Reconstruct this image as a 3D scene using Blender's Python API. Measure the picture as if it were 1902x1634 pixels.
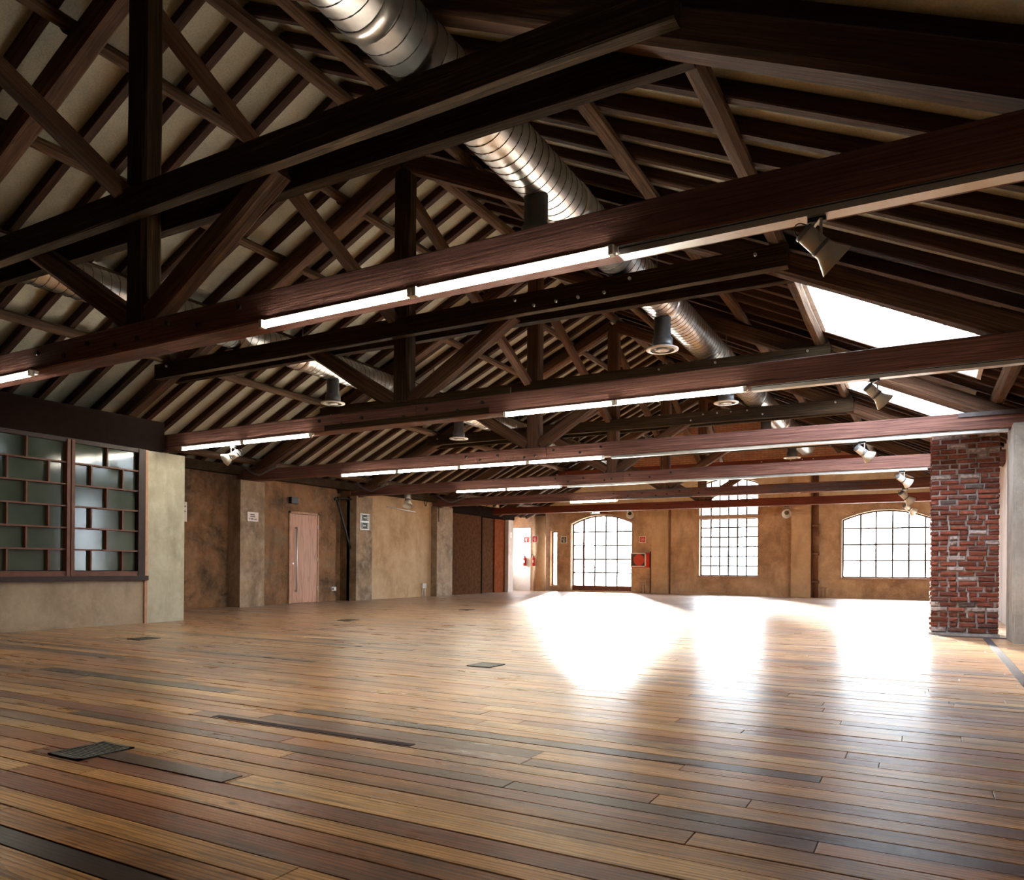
import bpy, math, random
from mathutils import Vector, Matrix, noise as mnoise

for _o in list(bpy.data.objects):
    bpy.data.objects.remove(_o, do_unlink=True)
SC = bpy.context.scene
COL = SC.collection
R = random.Random(7)

# ------------------------------------------------------------------ camera
CAM_H = 0.9
YAW = math.radians(28.9655)
ROLL = 0.0074
cam_d = bpy.data.cameras.new('camera')
cam_d.sensor_fit = 'HORIZONTAL'
cam_d.sensor_width = 36.0
cam_d.lens = 36.0 * 1392.44 / 1902.0
cam_d.shift_x = 0.0
cam_d.shift_y = (1053.35 - 817.0) / 1902.0
cam_d.clip_start = 0.05
cam_d.clip_end = 400.0
cam = bpy.data.objects.new('camera', cam_d)
COL.objects.link(cam)
cam.matrix_world = (Matrix.Translation((0, 0, CAM_H)) @ Matrix.Rotation(YAW, 4, 'Z')
                    @ Matrix.Rotation(math.radians(90), 4, 'X') @ Matrix.Rotation(ROLL, 4, 'Z'))
SC.camera = cam

# ------------------------------------------------------------------ world, sun, exposure
SKY_STRENGTH = 10.0
SUN_STRENGTH = 45.0
TUBE_STRENGTH = 36.0
world = bpy.data.worlds.new('daylight')
SC.world = world
world.use_nodes = True
wn = world.node_tree
wn.nodes.clear()
w_out = wn.nodes.new('ShaderNodeOutputWorld')
w_bg = wn.nodes.new('ShaderNodeBackground')
w_bg.inputs['Color'].default_value = (0.84, 0.89, 1.0, 1.0)      # bright hazy overcast, the same all round
w_bg.inputs['Strength'].default_value = SKY_STRENGTH
wn.links.new(w_bg.outputs[0], w_out.inputs[0])

sun_d = bpy.data.lights.new('sun', 'SUN')
sun_d.energy = SUN_STRENGTH
sun_d.angle = math.radians(7.0)
sun_d.color = (1.0, 0.93, 0.82)
sun = bpy.data.objects.new('sun', sun_d)
COL.objects.link(sun)
sun.rotation_euler = Vector((0.43, -1.0, -0.20)).to_track_quat('-Z', 'Y').to_euler()
sun.location = (-6, 40, 30)

SC.view_settings.view_transform = 'Standard'
SC.view_settings.look = 'None'
SC.view_settings.exposure = 2.0
SC.view_settings.gamma = 1.0
SC.view_settings.use_curve_mapping = False
SC.cycles.use_denoising = True
SC.cycles.max_bounces = 4
SC.cycles.diffuse_bounces = 3
SC.cycles.glossy_bounces = 2
SC.cycles.use_adaptive_sampling = True
SC.cycles.adaptive_threshold = 0.08
SC.cycles.adaptive_min_samples = 16
SC.cycles.transparent_max_bounces = 8
SC.cycles.sample_clamp_indirect = 40.0
SC.cycles.caustics_reflective = False
SC.cycles.caustics_refractive = False

# ------------------------------------------------------------------ node helpers
def mat(name):
    m = bpy.data.materials.new(name)
    m.use_nodes = True
    nt = m.node_tree
    nt.nodes.clear()
    return m, nt

def nd(nt, t, **kw):
    n = nt.nodes.new(t)
    for k, v in kw.items():
        if k == 'ins':
            for kk, vv in v.items():
                n.inputs[kk].default_value = vv
        else:
            setattr(n, k, v)
    return n

def ln(nt, a, b):
    nt.links.new(a, b)

def ramp(nt, fac, stops, interp='LINEAR'):
    r = nt.nodes.new('ShaderNodeValToRGB')
    r.color_ramp.interpolation = interp
    els = r.color_ramp.elements
    while len(els) < len(stops):
        els.new(0.5)
    for e, (p, c) in zip(els, stops):
        e.position = p
        e.color = (*c, 1.0) if len(c) == 3 else c
    nt.links.new(fac, r.inputs[0])
    return r.outputs[0]

def mix(nt, fac, a, b, mode='MIX'):
    n = nt.nodes.new('ShaderNodeMix')
    n.data_type = 'RGBA'
    n.blend_type = mode
    n.clamp_factor = True
    for sock, v in ((n.inputs[0], fac), (n.inputs[6], a), (n.inputs[7], b)):
        if hasattr(v, 'links'):
            nt.links.new(v, sock)
        elif isinstance(v, (int, float)):
            sock.default_value = v
        else:
            sock.default_value = (*v, 1.0)
    return n.outputs[2]

def noise(nt, vec, scale, detail=4.0, rough=0.55, dist=0.0):
    n = nt.nodes.new('ShaderNodeTexNoise')
    n.inputs['Scale'].default_value = scale
    n.inputs['Detail'].default_value = detail
    n.inputs['Roughness'].default_value = rough
    n.inputs['Distortion'].default_value = dist
    if vec is not None:
        nt.links.new(vec, n.inputs['Vector'])
    return n.outputs[0]

def mapping(nt, vec, scale=(1, 1, 1), loc=(0, 0, 0)):
    n = nt.nodes.new('ShaderNodeMapping')
    n.inputs['Scale'].default_value = scale
    n.inputs['Location'].default_value = loc
    nt.links.new(vec, n.inputs['Vector'])
    return n.outputs[0]

def objco(nt):
    return nt.nodes.new('ShaderNodeTexCoord').outputs['Object']

def attr(nt, name):
    n = nt.nodes.new('ShaderNodeAttribute')
    n.attribute_name = name
    return n

def bump(nt, h, strength=0.3, dist=0.01):
    n = nt.nodes.new('ShaderNodeBump')
    n.inputs['Strength'].default_value = strength
    n.inputs['Distance'].default_value = dist
    nt.links.new(h, n.inputs['Height'])
    return n.outputs[0]

def principled(nt, base=None, rough=0.6, metal=0.0, normal=None, coat=0.0, coat_rough=0.2, spec=None):
    p = nt.nodes.new('ShaderNodeBsdfPrincipled')
    o = nt.nodes.new('ShaderNodeOutputMaterial')
    nt.links.new(p.outputs[0], o.inputs[0])
    if base is not None:
        if hasattr(base, 'links'):
            nt.links.new(base, p.inputs['Base Color'])
        else:
            p.inputs['Base Color'].default_value = (*base, 1.0)
    if hasattr(rough, 'links'):
        nt.links.new(rough, p.inputs['Roughness'])
    else:
        p.inputs['Roughness'].default_value = rough
    p.inputs['Metallic'].default_value = metal
    if normal is not None:
        nt.links.new(normal, p.inputs['Normal'])
    p.inputs['Coat Weight'].default_value = coat
    p.inputs['Coat Roughness'].default_value = coat_rough
    if spec is not None:
        p.inputs['Specular IOR Level'].default_value = spec
    return p

def plain(name, col, rough=0.5, metal=0.0, grime=0.15, spec=None):
    m, nt = mat(name)
    n = noise(nt, objco(nt), 9.0, 4)
    d = tuple(c * (1 - grime * 1.6) for c in col)
    l = tuple(min(1, c * (1 + grime * 0.5)) for c in col)
    principled(nt, ramp(nt, n, [(0.3, d), (0.7, l)]), rough, metal, spec=spec if spec is not None else (0.2 if metal < 0.05 else 0.5))
    return m

def timber(name, dark, mid, light, rough=0.72, grain=26.0, bumpy=0.35, spec=0.25):
    """aged timber: long grain follows the 'gv' attribute (metres along / across the piece)"""
    m, nt = mat(name)
    gv = attr(nt, 'gv').outputs['Vector']
    fine = noise(nt, mapping(nt, gv, (1.6, grain * 2.2, grain * 2.2)), 1.0, 5, 0.65, 0.25)
    broad = noise(nt, mapping(nt, gv, (0.5, 4.0, 4.0)), 1.0, 3, 0.5, 0.4)
    wv = nt.nodes.new('ShaderNodeTexWave')
    wv.wave_type = 'BANDS'
    wv.bands_direction = 'Z'
    wv.inputs['Scale'].default_value = 1.0
    wv.inputs['Distortion'].default_value = 9.0
    wv.inputs['Detail'].default_value = 3.0
    wv.inputs['Detail Scale'].default_value = 1.2
    ln(nt, mapping(nt, gv, (0.75, 7.0, 9.0)), wv.inputs['Vector'])
    col = ramp(nt, fine, [(0.28, dark), (0.55, mid), (0.8, light)])
    col = mix(nt, ramp(nt, broad, [(0.35, (0, 0, 0)), (0.7, (0.75, 0.75, 0.75))]), col, dark)
    col = mix(nt, ramp(nt, wv.outputs[0], [(0.0, (0.45, 0.45, 0.45)), (0.16, (0, 0, 0))]), col, tuple(c * 0.4 for c in dark))
    cr = noise(nt, mapping(nt, gv, (0.9, 34.0, 34.0), (7, 3, 5)), 1.0, 3, 0.6, 0.8)
    crack = ramp(nt, cr, [(0.25, (1, 1, 1)), (0.31, (0, 0, 0))])
    col = mix(nt, crack, col, tuple(c * 0.25 for c in dark))
    h = mix(nt, 0.5, fine, crack, 'SUBTRACT')
    principled(nt, col, rough, 0, bump(nt, h, bumpy, 0.012), spec=spec)
    return m

M = {}
M['tie'] = timber('tie_beam_wood', (0.070, 0.028, 0.022), (0.20, 0.090, 0.070), (0.35, 0.19, 0.155), 0.66, 26, 0.35)
M['tie_red'] = timber('red_stained_wood', (0.075, 0.014, 0.008), (0.17, 0.038, 0.020), (0.24, 0.07, 0.035), 0.66)
M['dark'] = timber('dark_oiled_wood', (0.015, 0.010, 0.006), (0.058, 0.036, 0.020), (0.17, 0.11, 0.062), 0.85, spec=0.1)
M['strut'] = timber('hewn_strut_wood', (0.034, 0.016, 0.009), (0.12, 0.058, 0.032), (0.25, 0.135, 0.075), 0.75)
M['rafter'] = timber('rafter_wood', (0.020, 0.009, 0.006), (0.060, 0.026, 0.015), (0.13, 0.058, 0.032), 0.78)
M['purlin'] = timber('purlin_log', (0.045, 0.024, 0.014), (0.13, 0.078, 0.048), (0.26, 0.17, 0.11), 0.8)
M['limewood'] = timber('limewashed_board', (0.50, 0.47, 0.45), (0.68, 0.65, 0.62), (0.80, 0.78, 0.76), 0.8, 18, 0.2)

def make_roofpanel():
    m, nt = mat('roof_panel_fibre')
    co = objco(nt)
    a = noise(nt, co, 1.3, 4, 0.6)
    b = noise(nt, co, 60, 2, 0.5)
    col = ramp(nt, a, [(0.3, (0.29, 0.30, 0.25)), (0.55, (0.42, 0.43, 0.365)), (0.75, (0.51, 0.52, 0.45))])
    col = mix(nt, 0.18, col, ramp(nt, b, [(0.35, (0.2, 0.2, 0.17)), (0.65, (0.7, 0.7, 0.62))]))
    principled(nt, col, 0.75, 0, bump(nt, b, 0.15, 0.004))
    return m
M['panel'] = make_roofpanel()

def make_plaster(name, cols, scale=0.55, rough=0.85, bumpy=0.35, fine=6.0):
    """patchy old plaster: stains with a shape of their own, cols = list of (position, colour)"""
    m, nt = mat(name)
    co = objco(nt)
    a = noise(nt, co, scale, 6, 0.68, 0.5)
    b = noise(nt, mapping(nt, co, (1, 1, 1), (3.1, 7.7, 1.9)), fine, 6, 0.7, 0.3)
    c = noise(nt, mapping(nt, co, (1, 1, 0.35), (11, 2, 5)), 2.1, 5, 0.62, 0.4)
    col = ramp(nt, a, cols)
    lo = cols[0][1]
    hi = cols[-1][1]
    col = mix(nt, ramp(nt, b, [(0.45, (0, 0, 0)), (0.72, (0.5, 0.5, 0.5))]), col, tuple(min(1, x * 1.12) for x in hi))
    col = mix(nt, ramp(nt, c, [(0.50, (0, 0, 0)), (0.72, (0.65, 0.65, 0.65))]), col, tuple(x * 0.75 for x in lo))
    principled(nt, col, rough, 0, bump(nt, b, bumpy, 0.02), spec=0.2)
    return m
M['far_plaster'] = make_plaster('ochre_plaster', [(0.32, (0.26, 0.145, 0.085)), (0.47, (0.40, 0.245, 0.145)), (0.62, (0.50, 0.335, 0.21)), (0.75, (0.58, 0.41, 0.27))], 0.75, bumpy=0.5)
M['far_pil'] = make_plaster('ochre_pilaster', [(0.3, (0.40, 0.255, 0.15)), (0.6, (0.49, 0.335, 0.205)), (0.8, (0.55, 0.39, 0.25))], 0.5, bumpy=0.15)
M['cream'] = make_plaster('cream_plaster', [(0.3, (0.46, 0.35, 0.23)), (0.7, (0.58, 0.46, 0.32))], 0.6, bumpy=0.1)
M['left_plaster'] = make_plaster('brown_stained_plaster', [(0.32, (0.030, 0.018, 0.011)), (0.44, (0.10, 0.052, 0.026)), (0.55, (0.21, 0.098, 0.044)), (0.66, (0.145, 0.098, 0.060)), (0.8, (0.23, 0.155, 0.10))], 0.85, bumpy=0.6)
M['pil_plaster'] = make_plaster('worn_pilaster_plaster', [(0.30, (0.11, 0.075, 0.048)), (0.5, (0.22, 0.145, 0.09)), (0.68, (0.30, 0.20, 0.125)), (0.8, (0.38, 0.31, 0.25))], 1.1, bumpy=0.5)
M['warm_plaster'] = make_plaster('warm_smooth_plaster', [(0.3, (0.30, 0.17, 0.08)), (0.5, (0.40, 0.26, 0.145)), (0.75, (0.47, 0.34, 0.22))], 0.8, bumpy=0.2)
M['conc'] = make_plaster('grey_green_render', [(0.3, (0.24, 0.215, 0.16)), (0.5, (0.33, 0.305, 0.235)), (0.75, (0.41, 0.385, 0.31))], 0.9, bumpy=0.15, fine=9)
M['parapet'] = make_plaster('beige_render', [(0.3, (0.20, 0.145, 0.10)), (0.5, (0.28, 0.215, 0.155)), (0.75, (0.35, 0.28, 0.21))], 0.9, bumpy=0.15, fine=9)
M['conc_post'] = make_plaster('bare_concrete', [(0.3, (0.22, 0.20, 0.185)), (0.5, (0.34, 0.315, 0.29)), (0.75, (0.44, 0.41, 0.38))], 1.2, bumpy=0.3, fine=9)
M['pale_pier'] = make_plaster('pale_pier_plaster', [(0.3, (0.45, 0.37, 0.33)), (0.7, (0.62, 0.53, 0.48))], 1.2, bumpy=0.3)

def make_floor():
    m, nt = mat('floor_board_wood')
    gv = attr(nt, 'gv').outputs['Vector']
    tone = attr(nt, 'tone').outputs['Color']
    fine = noise(nt, mapping(nt, gv, (2.6, 44, 44)), 1.0, 6, 0.7, 0.9)
    wv = nt.nodes.new('ShaderNodeTexWave')
    wv.wave_type = 'BANDS'
    wv.bands_direction = 'Y'
    wv.inputs['Scale'].default_value = 1.0
    wv.inputs['Distortion'].default_value = 7.0
    wv.inputs['Detail'].default_value = 2.5
    wv.inputs['Detail Scale'].default_value = 1.0
    ln(nt, mapping(nt, gv, (1.1, 16.0, 16.0)), wv.inputs['Vector'])
    g = ramp(nt, fine, [(0.28, (0.42, 0.37, 0.33)), (0.5, (0.95, 0.95, 0.95)), (0.78, (1.3, 1.27, 1.2))])
    col = mix(nt, 1.0, tone, g, 'MULTIPLY')
    ring = ramp(nt, wv.outputs[0], [(0.02, (0.42, 0.36, 0.30)), (0.3, (1, 1, 1))])
    col = mix(nt, 0.8, col, mix(nt, 1.0, col, ring, 'MULTIPLY'))
    st = noise(nt, mapping(nt, gv, (0.9, 2.6, 1)), 1.0, 5, 0.62, 0.5)
    col = mix(nt, ramp(nt, st, [(0.50, (0, 0, 0)), (0.70, (0.85, 0.85, 0.85))]), col, (0.050, 0.024, 0.012))
    sk = noise(nt, mapping(nt, gv, (0.7, 22, 22), (5, 9, 1)), 1.0, 4, 0.6, 0.3)
    col = mix(nt, ramp(nt, sk, [(0.56, (0, 0, 0)), (0.68, (0.7, 0.7, 0.7))]), col, (0.060, 0.028, 0.013))
    kn = nt.nodes.new('ShaderNodeTexVoronoi')
    kn.inputs['Scale'].default_value = 1.0
    ln(nt, mapping(nt, gv, (2.2, 6.0, 1.0)), kn.inputs['Vector'])
    col = mix(nt, ramp(nt, kn.outputs['Distance'], [(0.035, (0.9, 0.9, 0.9)), (0.09, (0, 0, 0))]), col, (0.035, 0.017, 0.008))
    rg = ramp(nt, noise(nt, mapping(nt, gv, (1.5, 9, 9)), 1.0, 3), [(0.3, (0.26, 0.26, 0.26)), (0.7, (0.36, 0.36, 0.36))])
    h = mix(nt, 0.35, fine, wv.outputs[0])
    nrm = bump(nt, h, 0.12, 0.004)
    df = nt.nodes.new('ShaderNodeBsdfDiffuse')
    gl = nt.nodes.new('ShaderNodeBsdfGlossy')
    ln(nt, col, df.inputs['Color']); ln(nt, nrm, df.inputs['Normal'])
    ln(nt, rg, gl.inputs['Roughness']); ln(nt, nrm, gl.inputs['Normal'])
    lw = nt.nodes.new('ShaderNodeLayerWeight')
    lw.inputs['Blend'].default_value = 0.5
    fr = ramp(nt, lw.outputs['Facing'], [(0.0, (0.02,) * 3), (0.55, (0.03,) * 3), (0.66, (0.05,) * 3), (0.78, (0.14,) * 3), (0.87, (0.34,) * 3), (0.95, (0.62,) * 3)])
    ms = nt.nodes.new('ShaderNodeMixShader')
    ln(nt, fr, ms.inputs[0]); ln(nt, df.outputs[0], ms.inputs[1]); ln(nt, gl.outputs[0], ms.inputs[2])
    ou = nt.nodes.new('ShaderNodeOutputMaterial')
    ln(nt, ms.outputs[0], ou.inputs[0])
    return m
M['floor'] = make_floor()

def make_brick():
    m, nt = mat('old_red_brick')
    oi = nt.nodes.new('ShaderNodeObjectInfo')
    co = objco(nt)
    sh = nt.nodes.new('ShaderNodeVectorMath')
    sh.operation = 'ADD'
    cb = nt.nodes.new('ShaderNodeCombineXYZ')
    mu = nt.nodes.new('ShaderNodeMath')
    mu.operation = 'MULTIPLY'
    mu.inputs[1].default_value = 57.0
    ln(nt, oi.outputs['Random'], mu.inputs[0])
    ln(nt, mu.outputs[0], cb.inputs[0])
    ln(nt, co, sh.inputs[0])
    ln(nt, cb.outputs[0], sh.inputs[1])
    base = ramp(nt, oi.outputs['Random'], [(0.0, (0.15, 0.040, 0.026)), (0.35, (0.22, 0.058, 0.036)), (0.62, (0.26, 0.078, 0.050)), (0.78, (0.15, 0.065, 0.055)), (0.88, (0.10, 0.075, 0.07)), (0.93, (0.42, 0.34, 0.33)), (1.0, (0.50, 0.42, 0.40))], 'CONSTANT')
    n = noise(nt, sh.outputs[0], 22, 5, 0.65)
    col = mix(nt, ramp(nt, n, [(0.35, (0.7, 0.7, 0.7)), (0.6, (0, 0, 0))]), base, (0.055, 0.026, 0.022))
    col = mix(nt, ramp(nt, n, [(0.62, (0, 0, 0)), (0.76, (0.55, 0.55, 0.55))]), col, (0.40, 0.26, 0.22))
    principled(nt, col, 0.85, 0, bump(nt, n, 0.6, 0.012), spec=0.2)
    return m
M['brick'] = make_brick()
M['mortar'] = make_plaster('brick_mortar', [(0.3, (0.16, 0.14, 0.14)), (0.55, (0.34, 0.31, 0.31)), (0.8, (0.46, 0.43, 0.43))], 6.0, bumpy=0.7, fine=20)

def make_gable_brick():
    m, nt = mat('far_gable_brickwork')
    co = objco(nt)
    b = nt.nodes.new('ShaderNodeTexBrick')
    b.inputs['Scale'].default_value = 1.0
    b.inputs['Brick Width'].default_value = 0.25
    b.inputs['Row Height'].default_value = 0.072
    b.inputs['Mortar Size'].default_value = 0.012
    b.inputs['Color1'].default_value = (0.36, 0.15, 0.075, 1)
    b.inputs['Color2'].default_value = (0.46, 0.22, 0.115, 1)
    b.inputs['Mortar'].default_value = (0.16, 0.09, 0.06, 1)
    sx = nt.nodes.new('ShaderNodeSeparateXYZ')
    cb = nt.nodes.new('ShaderNodeCombineXYZ')
    ln(nt, co, sx.inputs[0])
    ln(nt, sx.outputs['X'], cb.inputs['X'])
    ln(nt, sx.outputs['Z'], cb.inputs['Y'])
    ln(nt, cb.outputs[0], b.inputs['Vector'])
    col = mix(nt, 0.35, b.outputs['Color'], ramp(nt, noise(nt, co, 3, 4), [(0.3, (0.25, 0.11, 0.06)), (0.7, (0.52, 0.28, 0.16))]))
    principled(nt, col, 0.85, 0, bump(nt, b.outputs['Fac'], -0.5, 0.012))
    return m
M['gable'] = make_gable_brick()

def make_glass():
    m, nt = mat('window_glass')
    o = nt.nodes.new('ShaderNodeOutputMaterial')
    t = nt.nodes.new('ShaderNodeBsdfTransparent')
    g = nt.nodes.new('ShaderNodeBsdfGlossy')
    g.inputs['Roughness'].default_value = 0.03
    f = nt.nodes.new('ShaderNodeLayerWeight')
    f.inputs['Blend'].default_value = 0.5
    ff = ramp(nt, f.outputs['Facing'], [(0.0, (0.02,) * 3), (0.6, (0.05,) * 3), (0.85, (0.2,) * 3), (1.0, (0.8,) * 3)])
    d = nt.nodes.new('ShaderNodeBsdfTranslucent')
    d.inputs['Color'].default_value = (0.85, 0.93, 0.92, 1)
    n = noise(nt, objco(nt), 2.2, 5, 0.6)
    tc = ramp(nt, n, [(0.3, (0.88, 0.96, 0.95)), (0.7, (1, 1, 1))])
    ln(nt, tc, t.inputs[0])
    m0 = nt.nodes.new('ShaderNodeMixShader')
    m0.inputs[0].default_value = 0.02
    ln(nt, t.outputs[0], m0.inputs[1])
    ln(nt, d.outputs[0], m0.inputs[2])
    m1 = nt.nodes.new('ShaderNodeMixShader')
    ln(nt, ff, m1.inputs[0])
    ln(nt, m0.outputs[0], m1.inputs[1])
    ln(nt, g.outputs[0], m1.inputs[2])
    ln(nt, m1.outputs[0], o.inputs[0])
    return m
M['glass'] = make_glass()

def make_frosted():
    m, nt = mat('rippled_obscure_glass')
    co = objco(nt)
    v = nt.nodes.new('ShaderNodeTexVoronoi')
    v.inputs['Scale'].default_value = 85.0
    ln(nt, co, v.inputs['Vector'])
    n = noise(nt, co, 30, 3, 0.6)
    h = mix(nt, 0.5, v.outputs['Distance'], n)
    col = ramp(nt, noise(nt, co, 1.5, 3), [(0.3, (0.026, 0.038, 0.026)), (0.7, (0.048, 0.062, 0.044))])
    principled(nt, col, 0.09, 0, bump(nt, h, 0.08, 0.004), spec=0.36)
    return m
M['frosted'] = make_frosted()

def make_galv():
    m, nt = mat('galvanised_duct_steel')
    co = objco(nt)
    a = noise(nt, mapping(nt, co, (3, 3, 3)), 2.0, 5, 0.6)
    b = noise(nt, co, 45, 3, 0.5)
    col = ramp(nt, a, [(0.3, (0.50, 0.49, 0.48)), (0.7, (0.66, 0.655, 0.65))])
    rg = ramp(nt, a, [(0.3, (0.30, 0.30, 0.30)), (0.7, (0.42, 0.42, 0.42))])
    principled(nt, col, rg, 0.95, bump(nt, b, 0.05, 0.003))
    return m
M['galv'] = make_galv()
M['seam'] = plain('duct_seam_steel', (0.16, 0.155, 0.15), 0.45, 0.8)
M['greysteel'] = plain('grey_painted_steel', (0.15, 0.155, 0.165), 0.45, 0.3)
M['white'] = plain('white_enamel', (0.72, 0.72, 0.70), 0.4, 0, 0.06)
M['spotwhite'] = plain('spot_lamp_enamel', (0.62, 0.60, 0.55), 0.38, 0.1, 0.08)
M['silver'] = plain('light_track_aluminium', (0.52, 0.51, 0.50), 0.38, 0.6, 0.08)
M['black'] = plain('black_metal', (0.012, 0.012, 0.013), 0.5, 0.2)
M['iron'] = plain('rusty_window_steel', (0.055, 0.032, 0.024), 0.6, 0.2, 0.3)
M['boltm'] = plain('bolt_iron', (0.020, 0.016, 0.015), 0.5, 0.5)
M['shinybolt'] = plain('bright_bolt', (0.55, 0.53, 0.48), 0.3, 0.9)
M['plate'] = plain('steel_splice_plate', (0.10, 0.085, 0.09), 0.5, 0.6)
M['brownframe'] = plain('brown_painted_frame', (0.105, 0.038, 0.022), 0.45)
M['darkframe'] = plain('dark_brown_frame', (0.022, 0.010, 0.007), 0.5)
M['darkbox'] = plain('dark_lintel_boarding', (0.014, 0.009, 0.008), 1.0, 0, 0.15, 0.0)
M['doorwood'] = timber('beech_door_veneer', (0.38, 0.185, 0.115), (0.45, 0.23, 0.15), (0.50, 0.265, 0.175), 0.45, 40, 0.05)
M['doorframe'] = plain('door_frame_wood', (0.38, 0.20, 0.125), 0.5)
M['reveal'] = plain('window_reveal_render', (0.45, 0.33, 0.26), 0.85)
M['sill'] = plain('window_sill_stone', (0.36, 0.24, 0.17), 0.8)
M['red'] = plain('fire_red_paint', (0.50, 0.030, 0.018), 0.4, 0, 0.1)
M['redsoft'] = plain('hose_reel_red', (0.46, 0.060, 0.035), 0.5, 0, 0.1)
M['green'] = plain('sign_green', (0.02, 0.10, 0.05), 0.5, 0, 0.05)
M['signdark'] = plain('sign_dark_green', (0.014, 0.035, 0.022), 0.5, 0, 0.05)
M['paper'] = plain('paper_sign', (0.66, 0.56, 0.52), 0.7, 0, 0.05)
M['ink'] = plain('print_ink', (0.10, 0.075, 0.09), 0.7)
M['pipe'] = plain('brown_drainpipe_paint', (0.16, 0.070, 0.036), 0.4, 0, 0.2)
M['conduit'] = plain('grey_flexible_conduit', (0.17, 0.15, 0.155), 0.5)
M['socket'] = plain('socket_plastic', (0.55, 0.52, 0.48), 0.45, 0, 0.06)
M['grate'] = plain('floor_grate_iron', (0.030, 0.030, 0.027), 0.5, 0.5)
M['mesh'] = plain('grate_mesh_metal', (0.075, 0.075, 0.062), 0.4, 0.7)
M['sub'] = plain('dark_subfloor', (0.010, 0.007, 0.005), 0.9)
M['strip'] = plain('floor_cover_strip', (0.07, 0.055, 0.06), 0.95, 0.0, 0.15, 0.05)
M['browndoor'] = plain('dark_brown_sliding_panel', (0.075, 0.034, 0.018), 1.0, 0, 0.25, 0.0)
M['reddoor'] = plain('red_brown_panel', (0.15, 0.042, 0.018), 1.0, 0, 0.2, 0.0)
M['ground'] = plain('pale_gravel', (0.46, 0.44, 0.40), 0.9)
M['leaf'] = plain('tree_leaf', (0.10, 0.19, 0.06), 0.6, 0, 0.3)
M['bark'] = plain('tree_bark', (0.10, 0.075, 0.05), 0.85)
M['stainwood'] = plain('shelf_wood', (0.3, 0.2, 0.12), 0.6)

def emission(name, col, strength):
    m, nt = mat(name)
    o = nt.nodes.new('ShaderNodeOutputMaterial')
    e = nt.nodes.new('ShaderNodeEmission')
    e.inputs[0].default_value = (*col, 1)
    e.inputs[1].default_value = strength
    ln(nt, e.outputs[0], o.inputs[0])
    return m
M['tube'] = emission('lit_fluorescent_tube', (1.0, 0.93, 0.75), TUBE_STRENGTH)
M['exitlit'] = emission('backlit_exit_sign', (0.75, 0.95, 0.70), 1.3)

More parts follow.
